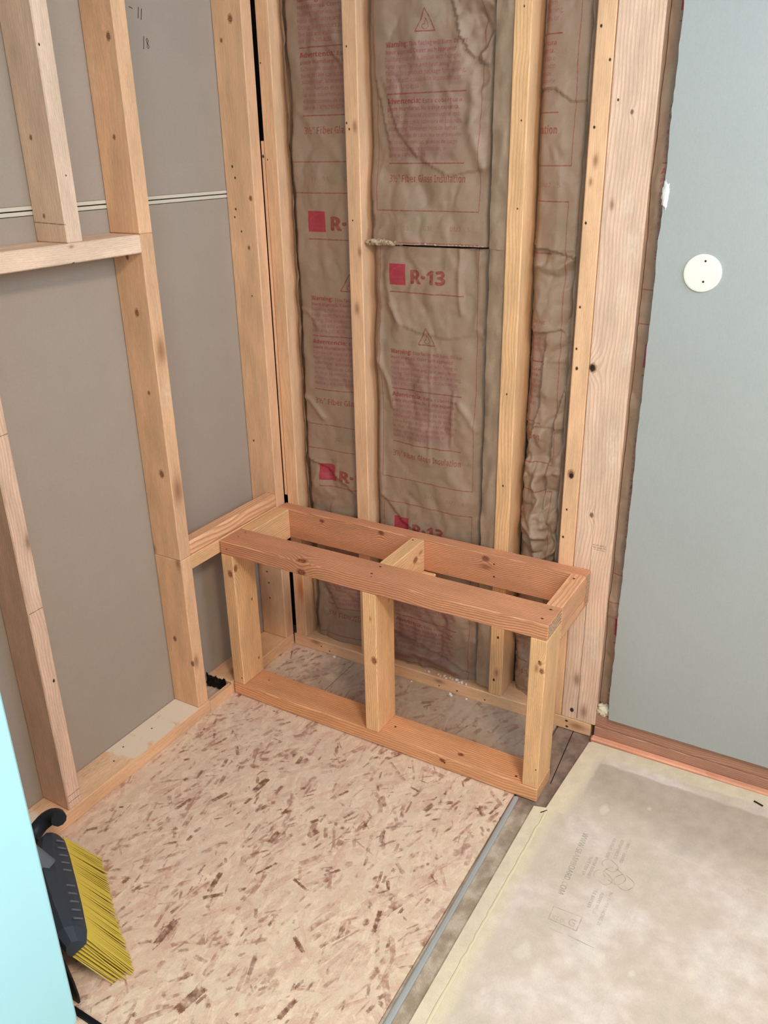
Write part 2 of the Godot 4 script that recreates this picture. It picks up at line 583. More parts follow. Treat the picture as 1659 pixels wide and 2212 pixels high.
	for y in h:
		var zm := y / s
		for x in w:
			var i := (y * w + x) * 3
			var xm := x / s - 45.0
			var d := clampf(n.get_noise_2d(x * 0.5, y * 0.5) * 1.5 + n.get_noise_2d(x * 4.0 + 50.0, y * 4.0) * 0.9 + 0.1, 0.0, 1.0) * 0.42
			var gr := n.get_noise_2d(x * 14.0, y * 14.0) * 0.035
			var c := Color(buf[i] + gr, buf[i + 1] + gr, buf[i + 2] + gr).lerp(Color(0.90, 0.79, 0.69), d)
			# the part inside the bench is mixed towards grey-brown
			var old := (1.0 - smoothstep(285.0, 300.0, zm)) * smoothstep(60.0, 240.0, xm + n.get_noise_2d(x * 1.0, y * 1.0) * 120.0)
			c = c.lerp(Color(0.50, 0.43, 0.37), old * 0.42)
			if zm < 300.0 and absf(xm - 219.5) < 0.9:
				c = c * 0.45
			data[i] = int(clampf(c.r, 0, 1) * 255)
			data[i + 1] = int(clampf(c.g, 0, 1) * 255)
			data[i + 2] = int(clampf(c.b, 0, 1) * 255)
	return Image.create_from_data(w, h, false, Image.FORMAT_RGB8, data)

const CX0 := 0.90
const CW := 0.80
const CH := 1.30

# Cement backer board, 0.8 m (x from 0.90) by 1.3 m (z from 0), with a skim of yellowish adhesive along two edges and faded grey printing.
func cement_image() -> Image:
	var s := 1.4
	var w := int(CW * 1000 * s)
	var h := int(CH * 1000 * s)
	var ink := PackedFloat32Array()
	ink.resize(w * h)
	var P := func(x: float, z: float) -> Vector2: return Vector2((x - CX0) * 1000.0 * s, z * 1000.0 * s)
	ink = ink_text(ink, w, h, "WWW.SEAMBOARD.COM", P.call(1.029, 0.338), 12 * s, 186 * s, false, Vector2(0.035, 0.999).normalized(), 0.62)
	var down := Vector2(0, 1)
	for k in [[1.092, 0.322, "FIBERGLASS MESH", 62.0], [1.108, 0.318, "REINFORCED", 60.0], [1.122, 0.310, "CEMENT BOARD", 74.0], [1.062, 0.398, "THIS SIDE UP", 56.0], [1.074, 0.392, "WATER DURABLE", 66.0], [1.098, 0.474, "TILE BACKER", 56.0], [1.112, 0.480, "FLOORS WALLS", 58.0], [1.128, 0.470, "NO PAPER FACING UL", 92.0]]:
		ink = ink_text(ink, w, h, k[2], P.call(k[0], k[1]), 6.5 * s, k[3] * s, true, down, 0.42)
	# three overlapping rounded shapes
	for c in [[1.108, 0.402, 0.017, 0.013], [1.104, 0.440, 0.020, 0.014], [1.124, 0.425, 0.022, 0.018], [1.146, 0.432, 0.019, 0.018]]:
		var prev := Vector2.ZERO
		for k in 25:
			var a := k / 24.0 * TAU
			var e := Vector2(signf(cos(a)) * pow(absf(cos(a)), 0.7) * c[2], signf(sin(a)) * pow(absf(sin(a)), 0.7) * c[3]).rotated(0.5)
			var q: Vector2 = P.call(c[0] + e.x, c[1] + e.y)
			if k and k % 9 != 7:
				ink = ink_line(ink, w, h, prev, q, 1.5 * s, 0.45)
			prev = q
	var bx := [Vector2(1.040, 0.560), Vector2(1.098, 0.558), Vector2(1.098, 0.594), Vector2(1.041, 0.593)]
	for k in 4:
		ink = ink_line(ink, w, h, P.call(bx[k].x, bx[k].y), P.call(bx[(k + 1) % 4].x, bx[(k + 1) % 4].y), 1.4 * s, 0.5)
	ink = ink_text(ink, w, h, "ICC·ES", P.call(1.046, 0.589), 9 * s, 24 * s, true, Vector2(1, 0), 0.22)
	ink = ink_text(ink, w, h, "G", P.call(1.078, 0.588), 17 * s, 0.0, false, Vector2(1, 0), 0.4)
	ink = ink_line(ink, w, h, P.call(1.050, 0.613), P.call(1.077, 0.614), 1.4 * s, 0.28)
	ink = ink_line(ink, w, h, P.call(1.088, 0.612), P.call(1.142, 0.615), 1.4 * s, 0.5)
	var n := FastNoiseLite.new()
	n.seed = 17
	n.frequency = 0.01
	n.fractal_octaves = 4
	var data := PackedByteArray()
	data.resize(w * h * 3)
	var spots := [[1.024, 0.684, 14.0], [1.064, 0.714, 16.0], [1.216, 0.632, 6.0], [1.137, 0.194, 5.0], [0.993, 0.80, 5.0], [1.105, 0.665, 9.0], [1.05, 0.245, 9.0], [1.31, 0.58, 10.0]]
	for y in h:
		var zm := y / s
		for x in w:
			var xm := x / s + CX0 * 1000.0
			var a := n.get_noise_2d(x * 0.30, y * 0.30)
			var b := n.get_noise_2d(x * 1.6 + 300.0, y * 1.6)
			var c := Color(0.835, 0.745, 0.675).lerp(Color(0.80, 0.725, 0.64), clampf(a * 1.6 + 0.2, 0.0, 1.0))
			c = c.lerp(Color(0.88, 0.81, 0.755), clampf(-a * 1.8 + b * 0.4, 0.0, 1.0) * 0.8)
			# greyer worn patch near the back corner
			var worn := smoothstep(985.0, 996.0, xm + b * 8.0) * smoothstep(88.0, 98.0, zm + b * 6.0) * (1.0 - smoothstep(150.0, 300.0, zm + a * 90.0 - (xm - 1000.0) * 0.12))
			c = c.lerp(Color(0.69, 0.605, 0.525), worn * 0.7)
			for q in spots:
				var dd: float = Vector2(xm - q[0] * 1000.0, (zm - q[1] * 1000.0) * 0.7).length() / q[2] + b * 1.2
				if dd < 1.4:
					c = c.lerp(Color(0.92, 0.85, 0.77), (1.0 - smoothstep(0.2, 1.4, dd)) * 0.55)
			# a pale scratch
			var sc := absf((zm - 300.0) - (xm - 1180.0) * 0.10 + b * 3.0)
			if xm > 1170.0 and sc < 5.0:
				c = c.lerp(Color(0.86, 0.78, 0.69), (1.0 - sc / 5.0) * 0.5)
			# adhesive bands
			var left := xm - (903.0 if zm > 305.0 else 944.0 - (zm - 27.0) * 0.05)
			var wide_ := 56.0 if zm > 305.0 else 45.0
			var band := maxf(1.0 - smoothstep(wide_ - 14.0, wide_ + 12.0, left + b * 12.0), 1.0 - smoothstep(66.0, 78.0, zm + b * 9.0 + (xm - 944.0) * 0.03))
			c = c.lerp(Color(0.875, 0.795, 0.665) * (1.0 + a * 0.06), band * 0.75)
			c = c * (1.0 + b * 0.045 + fib[((x * 3) & 255) * 256 + ((y * 7) & 255)] * 0.035)
			var fade := clampf(0.75 + n.get_noise_2d(x * 2.6 + 90.0, y * 2.6) * 0.9, 0.25, 1.0)
			c = c.lerp(Color(0.36, 0.33, 0.28), ink[y * w + x] * 0.85 * fade)
			var i := (y * w + x) * 3
			data[i] = int(clampf(c.r, 0, 1) * 255)
			data[i + 1] = int(clampf(c.g, 0, 1) * 255)
			data[i + 2] = int(clampf(c.b, 0, 1) * 255)
	return Image.create_from_data(w, h, false, Image.FORMAT_RGB8, data)

# old plywood: grey-brown, with the shade beside the bench painted in darker
func plywood_image() -> Image:
	var im := mottled(320, 1600, Color(0.74, 0.655, 0.57), Color(0.61, 0.525, 0.44), 1.6, 0.06, 12)
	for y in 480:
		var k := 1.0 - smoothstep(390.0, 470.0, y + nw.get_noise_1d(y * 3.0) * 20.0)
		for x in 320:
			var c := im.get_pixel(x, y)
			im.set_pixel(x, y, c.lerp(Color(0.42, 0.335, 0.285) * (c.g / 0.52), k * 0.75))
	return im

func mottled(w: int, h: int, c0: Color, c1: Color, scale_: float, grain: float, seed_: int) -> Image:
	var n := FastNoiseLite.new()
	n.seed = seed_
	n.frequency = 0.01
	n.fractal_octaves = 4
	var data := PackedByteArray()
	data.resize(w * h * 3)
	for y in h:
		for x in w:
			var c := c0.lerp(c1, clampf(n.get_noise_2d(x * scale_, y * scale_) * 1.3 + 0.5, 0.0, 1.0)) * (1.0 + fib[((x * 3) & 255) * 256 + ((y * 5) & 255)] * grain)
			var i := (y * w + x) * 3
			data[i] = int(clampf(c.r, 0, 1) * 255)
			data[i + 1] = int(clampf(c.g, 0, 1) * 255)
			data[i + 2] = int(clampf(c.b, 0, 1) * 255)
	return Image.create_from_data(w, h, false, Image.FORMAT_RGB8, data)

# flat slab from a polygon in (x, z), between two heights; uv from world position
func slab(poly: PackedVector2Array, y0: float, y1: float, uv0: Vector2, uvs: Vector2) -> ArrayMesh:
	if Geometry2D.is_polygon_clockwise(poly):
		poly.reverse()
	var st := SurfaceTool.new()
	st.begin(Mesh.PRIMITIVE_TRIANGLES)
	st.set_smooth_group(-1)
	var ix := Geometry2D.triangulate_polygon(poly)
	for up in [true, false]:
		for k in range(0, ix.size(), 3):
			var t := [poly[ix[k]], poly[ix[k + 1]], poly[ix[k + 2]]]
			var cr: float = (t[1] - t[0]).cross(t[2] - t[0])
			if (cr < 0) == up:
				t.reverse()
			for p in t:
				st.set_uv((p - uv0) * uvs)
				st.add_vertex(Vector3(p.x, y1 if up else y0, p.y))
	var cen := Vector2.ZERO
	for k in poly.size():
		var a := poly[k]
		var b := poly[(k + 1) % poly.size()]
		var ua := (a - uv0) * uvs
		var ub := (b - uv0) * uvs
		quad(st, Vector3(a.x, y0, a.y), Vector3(b.x, y0, b.y), Vector3(b.x, y1, b.y), Vector3(a.x, y1, a.y), ua, ub, ub, ua)
	st.generate_normals()
	return st.commit()

# tube of flattened round section along a line of points
func tube(pts: PackedVector3Array, rad: PackedFloat32Array, sides := 10, flat := 1.0, cap := true) -> ArrayMesh:
	var st := SurfaceTool.new()
	st.begin(Mesh.PRIMITIVE_TRIANGLES)
	st.set_smooth_group(0)
	var rings := []
	for k in pts.size():
		var d := (pts[mini(k + 1, pts.size() - 1)] - pts[maxi(k - 1, 0)]).normalized()
		var ref := Vector3.UP if absf(d.y) < 0.9 else Vector3.RIGHT
		var sx := d.cross(ref).normalized()
		var sy := sx.cross(d).normalized()
		var ring := []
		for j in sides:
			var a := j * TAU / sides
			ring.append(pts[k] + (sx * cos(a) + sy * sin(a) * flat) * rad[k])
		rings.append(ring)
	for k in rings.size() - 1:
		for j in sides:
			var j2 := (j + 1) % sides
			quad(st, rings[k][j], rings[k + 1][j], rings[k + 1][j2], rings[k][j2])
	if cap:
		st.set_smooth_group(-1)
		for e in [0, rings.size() - 1]:
			for j in range(1, sides - 1):
				var t := [rings[e][0], rings[e][j], rings[e][j + 1]]
				if e != 0:
					t.reverse()
				for p in t:
					st.set_uv(Vector2.ZERO)
					st.add_vertex(p)
	st.generate_normals()
	return st.commit()

# an irregular lump
func lump(rad: Vector3, rough: float, seed_: int, res := 14) -> ArrayMesh:
	var st := SurfaceTool.new()
	st.begin(Mesh.PRIMITIVE_TRIANGLES)
	st.set_smooth_group(0)
	var n := FastNoiseLite.new()
	n.seed = seed_
	n.frequency = 0.9
	var at := func(i: int, j: int) -> Vector3:
		var th := PI * i / res
		var ph := TAU * (j % (res * 2)) / (res * 2)
		var d := Vector3(sin(th) * cos(ph), cos(th), sin(th) * sin(ph))
		return d * rad * (1.0 + n.get_noise_3dv(d * 2.2) * rough + n.get_noise_3dv(d * 6.0) * rough * 0.4)
	for i in res:
		for j in res * 2:
			quad(st, at.call(i, j), at.call(i, j + 1), at.call(i + 1, j + 1), at.call(i + 1, j))
	st.generate_normals()
	return st.commit()

# ------------------------------------------------------------------ insulation

# distance from p to segment
func seg_d(p: Vector2, a: Vector2, b: Vector2) -> float:
	return p.distance_to(Geometry2D.get_closest_point_to_segment(p, a, b))

# A batt whose kraft face sags between two studs. creases: [points, width, height (metres, + is a ridge), kind] with kind "r" ridge or "s" step (drops on the right-hand side of the line).
func batt(label: String, x0: float, x1: float, y0: float, y1: float, logo: Vector2, depth: float, bulge: float, crumple: Callable, creases: Array, mat: Material, seed_: int, step := 0.004, drop := 0.022, us := 1.0) -> MeshInstance3D:
	var n := FastNoiseLite.new()
	n.seed = seed_
	n.frequency = 1.0
	n.fractal_octaves = 3
	var cell := FastNoiseLite.new()
	cell.seed = seed_ + 7
	cell.noise_type = FastNoiseLite.TYPE_CELLULAR
	cell.cellular_return_type = FastNoiseLite.RETURN_DISTANCE2_SUB
	cell.frequency = 1.0
	cell.fractal_type = FastNoiseLite.FRACTAL_NONE
	var nx := int((x1 - x0) / step)
	var ny := int((y1 - y0) / step)
	var boxes := []
	for c in creases:
		var r := Rect2(c[0][0], Vector2.ZERO)
		for p in c[0]:
			r = r.expand(p)
		boxes.append(r.grow(c[1] * 4.0))
	var pts := PackedVector3Array()
	for j in ny + 1:
		var y := y0 + (y1 - y0) * j / ny
		for i in nx + 1:
			var x := x0 + (x1 - x0) * i / nx
			var e := minf(x - x0, x1 - x)
			var z := -depth
			z += bulge * (1.0 - exp(-e / 0.045))
			z -= drop * exp(-e * e / 0.00009)
			z += n.get_noise_2d(x * 5.0, y * 3.0) * 0.010
			var cr: float = crumple.call(x, y)
			var wx := x + n.get_noise_2d(x * 9.0 + 5.0, y * 9.0) * 0.03
			var wy := y + n.get_noise_2d(x * 9.0, y * 9.0 + 9.0) * 0.03
			z += (cell.get_noise_2d(wx * 11.0, wy * 6.5) + 0.55) * 0.015 * cr
			z += (cell.get_noise_2d(wx * 26.0 + 40.0, wy * 17.0) + 0.55) * 0.005 * cr
			var p := Vector2(x, y)
			for k in creases.size():
				if not boxes[k].has_point(p):
					continue
				var c = creases[k]
				var d := 1e9
				var sgn := 1.0
				for q in c[0].size() - 1:
					var a: Vector2 = c[0][q]
					var b: Vector2 = c[0][q + 1]
					var dq := seg_d(p, a, b)
					if dq < d:
						d = dq
						sgn = signf((b - a).cross(p - a))
				if c[3] == "r":
					z += c[2] * exp(-d * d / (c[1] * c[1])) * (1.0 + 0.3 * n.get_noise_2d(x * 30.0, y * 30.0))
				else: # step: falls sharply across the line, then fades back
					if sgn < 0:
						z -= c[2] * 0.55 * exp(-d / (c[1] * 3.5))
					else:
						z += c[2] * 0.25 * exp(-d / (c[1] * 2.0))
			pts.append(Vector3(x, y, minf(z, 0.006)))
	var st := SurfaceTool.new()
	st.begin(Mesh.PRIMITIVE_TRIANGLES)
	st.set_smooth_group(0)
	var uv := func(p: Vector3) -> Vector2: return Vector2(((p.x - logo.x) / us + 0.095) / KW, (logo.y + 0.06 - p.y) / KH)
	for p in pts:
		st.set_uv(uv.call(p))
		st.add_vertex(p)
	for j in ny:
		for i in nx:
			var a := j * (nx + 1) + i
			for k in [a, a + nx + 1, a + nx + 2, a, a + nx + 2, a + 1]:
				st.add_index(k)
	st.generate_normals()
	var mesh := st.commit()
	# the fibre body behind the paper
	var sk := SurfaceTool.new()
	sk.begin(Mesh.PRIMITIVE_TRIANGLES)
	sk.set_smooth_group(-1)
	var rim := []
	for i in range(0, nx + 1):
		rim.append(pts[i])
	for j in range(1, ny + 1):
		rim.append(pts[j * (nx + 1) + nx])
	for i in range(nx - 1, -1, -1):
		rim.append(pts[ny * (nx + 1) + i])
	for j in range(ny - 1, 0, -1):
		rim.append(pts[j * (nx + 1)])
	for k in rim.size():
		var a: Vector3 = rim[k]
		var b: Vector3 = rim[(k + 1) % rim.size()]
		quad(sk, a, b, Vector3(b.x, b.y, -0.088), Vector3(a.x, a.y, -0.088))
	sk.generate_normals()
	var o := put("insulation_batt", mesh, mat)
	tag(o, label, "insulation", "")
	put("fiberglass_core", sk.commit(), core_mat, o)
	return o

var core_mat: StandardMaterial3D

# thin folded paper strip along y, with a wavy edge
func paper_strip(called: String, xl: float, xr: float, ya: float, yb: float, za: float, zb: float, wav: float, seed_: int, mat: Material, parent: Node) -> MeshInstance3D:
	var st := SurfaceTool.new()
	st.begin(Mesh.PRIMITIVE_TRIANGLES)
	st.set_smooth_group(0)
	var n := FastNoiseLite.new()
	n.seed = seed_
	n.frequency = 1.0
	var ny := int((yb - ya) / 0.008) + 1
	var rows := []
	for j in ny + 1:
		var y := lerpf(ya, yb, float(j) / ny)
		var row := []
		for i in 6:
			var t := i / 5.0
			var x := lerpf(xl + n.get_noise_1d(y * 14.0) * wav, xr + n.get_noise_1d(y * 11.0 + 70.0) * wav, t)
			var z := lerpf(za, zb, t) + sin(t * PI) * 0.003 + n.get_noise_2d(x * 30.0, y * 7.0) * 0.008
			row.append(Vector3(x, y, z))
		rows.append(row)
	for j in ny:
		for i in 5:
			quad(st, rows[j][i], rows[j + 1][i], rows[j + 1][i + 1], rows[j][i + 1], Vector2(i * 0.06, rows[j][i].y), Vector2(i * 0.06, rows[j + 1][i].y), Vector2(i * 0.06 + 0.06, rows[j + 1][i].y), Vector2(i * 0.06 + 0.06, rows[j][i].y))
	st.generate_normals()
	var o := put(called, st.commit(), mat, parent)
	return o

# ------------------------------------------------------------------ scene

func _ready() -> void:
	# camera, sky, lights, exposure
	var cam := Camera3D.new()
	cam.name = "camera"
	add_child(cam)
	cam.position = Vector3(1.3939, 1.4176, 1.8025)
	cam.basis = Basis.from_euler(Vector3(-0.4085, 0.5331, -0.0183))
	cam.keep_aspect = Camera3D.KEEP_HEIGHT
	cam.fov = rad_to_deg(2.0 * atan(1106.0 / 1835.0))
	cam.near = 0.05
	cam.current = true
	var we := WorldEnvironment.new()
	we.name = "world_environment"
	var env := Environment.new()
	env.background_mode = Environment.BG_COLOR
	env.background_color = Color(0.75, 0.85, 1.0)
	env.background_energy_multiplier = 1.0
	env.tonemap_mode = Environment.TONE_MAPPER_LINEAR
	env.tonemap_exposure = 1.0
	env.sdfgi_enabled = true
	env.ssao_enabled = true
	env.ssil_enabled = true
	we.environment = env
	add_child(we)
	# daylight entering at the window in the right wall, and the ceiling lamp
	var day := AreaLight3D.new()
	day.name = "window_daylight"
	day.area_size = Vector2(0.8, 0.78)
	day.light_color = Color(0.75, 0.87, 1.0)
	day.light_energy = 2.2
	day.area_range = 8.0
	day.area_attenuation = 2.0
	day.shadow_enabled = true
	add_child(day)
	day.position = Vector3(2.30, 1.87, 0.56)
	day.rotation = Vector3(0, PI * 0.5, 0)
	var lamp := AreaLight3D.new()
	lamp.name = "ceiling_lamp_light"
	lamp.area_size = Vector2(0.42, 0.42)
	lamp.light_color = Color(1.0, 0.95, 0.89)
	lamp.light_energy = 4.3
	lamp.area_range = 8.0
	lamp.area_attenuation = 2.0
	lamp.shadow_enabled = true
	add_child(lamp)
	lamp.position = Vector3(1.9, 2.345, 1.65)
	lamp.rotation = Vector3(-PI * 0.5, 0, 0)
	var back := AreaLight3D.new()  # added fill light from behind the camera, lifts the near floor
	back.name = "added_fill_behind"
	back.area_size = Vector2(0.9, 1.2)
	back.light_color = Color(0.80, 0.93, 1.0)
	back.light_energy = 1.45
	back.area_range = 8.0
	back.area_attenuation = 2.0
	back.shadow_enabled = true
	add_child(back)
	back.position = Vector3(1.5, 1.55, 2.53)

	# shared tables and materials
	nz.seed = 11
	nz.frequency = 0.02
	nz.fractal_octaves = 2
	nw.seed = 23
	nw.frequency = 0.02
	nw.fractal_octaves = 3
	var rng := RandomNumberGenerator.new()
	rng.seed = 99
	fib.resize(65536)
	for x in 256:
		var v := 0.0
		for y in 256:
			v = v * 0.86 + rng.randf_range(-1, 1) * 0.5
			fib[x * 256 + y] = clampf(v, -1.2, 1.2)
	font_bold = SystemFont.new()
	font_bold.font_names = PackedStringArray(["Droid Sans"])
	font_bold.font_weight = 700
	font_plain = SystemFont.new()
	font_plain.font_names = PackedStringArray(["Droid Sans"])
	end_mat = end_grain(CREAM, 3)
	end_red = end_grain({"base": Color(0.86, 0.72, 0.58), "late": Color(0.60, 0.40, 0.28)}, 8)
	core_mat = plain(Color(0.62, 0.50, 0.44), 1.0)

	room()
	floor_pieces()
	left_wall_framing()
	back_wall_framing()
	insulation()
	bench()
	broom_and_pan()
	details()

func room() -> void:
	var white := plain(Color(0.80, 0.80, 0.79), 0.95)
	var board_wall := plain(Color(0.60, 0.62, 0.60), 0.95)
	var f := bar("floor", Vector3(-0.25, -0.08, -0.25), Vector3(2.45, -0.012, 2.7), plain(Color(0.42, 0.36, 0.30), 0.95))
	structure(f, "timber subfloor slab under the strand board and the cement board")
	var c := bar("ceiling", Vector3(-0.25, 2.44, -0.25), Vector3(2.45, 2.52, 2.7), white)
	structure(c, "white ceiling above the frame of the photograph")
	# left wall: the paper backs of two drywall sheets, a cream joint between them
	var sheet := textured(mottled(700, 900, Color(0.665, 0.595, 0.53), Color(0.672, 0.602, 0.536), 0.5, 0.02, 3), 0.9)
	var lw := Node3D.new()
	lw.name = "wall_left"
	add_child(lw)
	structure(lw, "left wall seen through its studs, tan paper backs of two drywall sheets")
	var cream := plain(Color(0.85, 0.79, 0.70), 0.9)
	put("drywall_panel", box_mesh(Vector3(0.0125, 1.300, 2.75), 0.0005, 1.6), sheet, lw, Vector3(-0.0955, 0.650, 1.25))
	put("drywall_panel", box_mesh(Vector3(0.0125, 1.121, 2.75), 0.0005, 1.6), sheet, lw, Vector3(-0.0955, 1.8795, 1.25))
	put("panel_edge", box_mesh(Vector3(0.0127, 0.0075, 2.75), 0.0008), cream, lw, Vector3(-0.0954, 1.3050, 1.25))
	put("panel_edge", box_mesh(Vector3(0.0127, 0.0075, 2.75), 0.0008), cream, lw, Vector3(-0.0954, 1.3148, 1.25))
	put("joint_backing", box_mesh(Vector3(0.05, 2.5, 2.8)), plain(Color(0.2, 0.17, 0.15)), lw, Vector3(-0.128, 1.22, 1.25))
	# pencil figures on the upper sheet: 11 above 18
	var pm := plain(Color(0.24, 0.18, 0.13), 0.8)
	var strokes := [
		[[1.692, 0.271], [1.671, 0.2755]], [[1.690, 0.2625], [1.669, 0.267]],
		[[1.6385, 0.2650], [1.614, 0.2695]],
		[[1.632, 0.2590], [1.6355, 0.2560], [1.631, 0.2530], [1.626, 0.2560], [1.620, 0.2520], [1.6155, 0.2555], [1.618, 0.2585], [1.6245, 0.2565], [1.632, 0.2590]],
		[[1.690, 0.2985], [1.688, 0.289]]]
	for s in strokes:
		var pts := PackedVector3Array()
		var rad := PackedFloat32Array()
		for p in s:
			pts.append(Vector3(-0.0892, p[0], p[1]))
			rad.append(0.0008)
		put("pencil_mark", tube(pts, rad, 5), pm, lw)
	# back wall: outer sheathing behind the studs, green drywall to the right
	var sh := bar("wall_back", Vector3(-0.25, -0.02, -0.14), Vector3(2.45, 2.46, -0.092), plain(Color(0.23, 0.20, 0.18), 1.0))
	structure(sh, "dark sheathing closing the back wall behind studs and insulation")
	var green := textured(mottled(512, 512, Color(0.665, 0.655, 0.63), Color(0.675, 0.665, 0.64), 0.35, 0.015, 31), 0.42)
	var gd := Node3D.new()
	gd.name = "wall_right_of_bench"
	add_child(gd)
	gd.name = "wall_back_001"
	structure(gd, "smooth grey-green moisture-resistant drywall to the right of the bench")
	var poly := PackedVector2Array()
	var n := FastNoiseLite.new()
	n.seed = 77
	n.frequency = 1.0
	var edge := PackedVector3Array()
	for k in 181:
		var y := lerpf(0.079, 2.44, k / 180.0)
		var x := 0.9795 + 0.004 * exp(-(y - 0.079) / 0.02) + n.get_noise_1d(y * 45.0) * 0.0022 + n.get_noise_1d(y * 9.0) * 0.002
		poly.append(Vector2(x, y))
		edge.append(Vector3(x, y, 0))
	poly.append(Vector2(2.35, 2.44))
	poly.append(Vector2(2.35, 0.079))
	var gm := slab(poly, 0.0008, 0.0125, Vector2.ZERO, Vector2(1.2, 1.2))
	var go := put("drywall_panel", gm, green, gd)
	# slab lies in (x, z); stand it up so that its (x, z) becomes (x, y)
	go.transform = Transform3D(Basis(Vector3.RIGHT, Vector3(0, 0, 1), Vector3(0, 1, 0)), Vector3.ZERO)
	# torn gypsum core along the cut edge
	var st := SurfaceTool.new()
	st.begin(Mesh.PRIMITIVE_TRIANGLES)
	st.set_smooth_group(-1)
	for k in edge.size() - 1:
		var a := edge[k]
		var b := edge[k + 1]
		var ra := 0.0012 + absf(n.get_noise_1d(a.y * 160.0)) * 0.0045
		var rb := 0.0012 + absf(n.get_noise_1d(b.y * 160.0)) * 0.0045
		quad(st, a + Vector3(-ra, 0, 0.002), b + Vector3(-rb, 0, 0.002), b + Vector3(0.0002, 0, 0.0128), a + Vector3(0.0002, 0, 0.0128))
		quad(st, a + Vector3(0.004, 0, 0.0005), b + Vector3(0.004, 0, 0.0005), b + Vector3(-rb, 0, 0.002), a + Vector3(-ra, 0, 0.002))
	st.generate_normals()
	put("gypsum_edge", st.commit(), plain(Color(0.62, 0.60, 0.57), 1.0), gd)
	# the two unseen sides, the right one with a window
	var wf := bar("wall_front", Vector3(-0.25, -0.02, 2.6), Vector3(2.45, 2.46, 2.7), board_wall)
	structure(wf, "plain grey drywall behind the photographer")
	var wr := Node3D.new()
	wr.name = "wall_right"
	add_child(wr)
	structure(wr, "grey right wall round the window, outside the frame")
	bar("wall_below", Vector3(2.35, -0.02, -0.1), Vector3(2.45, 1.45, 2.7), board_wall, wr)
	bar("wall_above", Vector3(2.35, 2.30, -0.1), Vector3(2.45, 2.46, 2.7), board_wall, wr)
	bar("wall_beside", Vector3(2.35, 1.45, -0.1), Vector3(2.45, 2.30, 0.12), board_wall, wr)
	bar("wall_beside", Vector3(2.35, 1.45, 1.0), Vector3(2.45, 2.30, 2.7), board_wall, wr)
	var wn := Node3D.new()
	wn.name = "window_1"
	add_child(wn)
	structure(wn, "bright frosted window in the right wall")
	var pane := plain(Color(0.9, 0.95, 1.0), 0.6)
	pane.emission_enabled = true
	pane.emission = Color(0.80, 0.92, 1.0)
	pane.emission_energy_multiplier = 1.0
	bar("pane", Vector3(2.38, 1.48, 0.15), Vector3(2.40, 2.27, 0.97), pane, wn)
	for p in [[1.45, 1.49, 0.12, 1.0], [2.26, 2.30, 0.12, 1.0], [1.45, 2.30, 0.12, 0.16], [1.45, 2.30, 0.96, 1.0]]:
		bar("frame", Vector3(2.35, p[0], p[2]), Vector3(2.41, p[1], p[3]), white, wn)
	var w2 := Node3D.new()  # unseen window added as the glowing face of the fill light
	w2.name = "added_window_2"
	add_child(w2)
	structure(w2, "added glowing window behind the photographer, unseen, brightening the near floor")
	bar("pane", Vector3(1.05, 0.90, 2.585), Vector3(1.95, 2.20, 2.598), pane, w2)
	for p in [[1.0, 1.05, 0.85, 2.25], [1.95, 2.0, 0.85, 2.25], [1.05, 1.95, 0.85, 0.90], [1.05, 1.95, 2.20, 2.25]]:
		bar("frame", Vector3(p[0], p[2], 2.57), Vector3(p[1], p[3], 2.599), white, w2)
	var cl := thing("ceiling_lamp", "square white flush ceiling lamp above the room", "lamp", Vector3(1.9, 2.40, 1.65))
	put("base", box_mesh(Vector3(0.46, 0.04, 0.46), 0.004), white, cl, Vector3(0, 0.02, 0))
	var glow := plain(Color(1, 0.96, 0.9), 0.5)
	glow.emission_enabled = true
	glow.emission = Color(1.0, 0.90, 0.77)
	glow.emission_energy_multiplier = 1.2
	put("diffuser", box_mesh(Vector3(0.42, 0.04, 0.42), 0.006), glow, cl, Vector3(0, -0.022, 0))
	# the end of the near wall at the left edge of the frame
	var aqua := plain(Color(0.73, 0.925, 0.955), 0.75)
	var nw_ := Node3D.new()
	nw_.name = "wall_near"
	add_child(nw_)
	structure(nw_, "pale aqua wall running towards the camera at the lower left edge")
	put("drywall_panel", box_mesh(Vector3(0.014, 2.44, 1.395), 0.002), aqua, nw_, Vector3(0.383, 1.22, 1.9025))
	put("corner_bead", box_mesh(Vector3(0.016, 2.44, 0.016), 0.005), aqua, nw_, Vector3(0.383, 1.22, 1.2075))

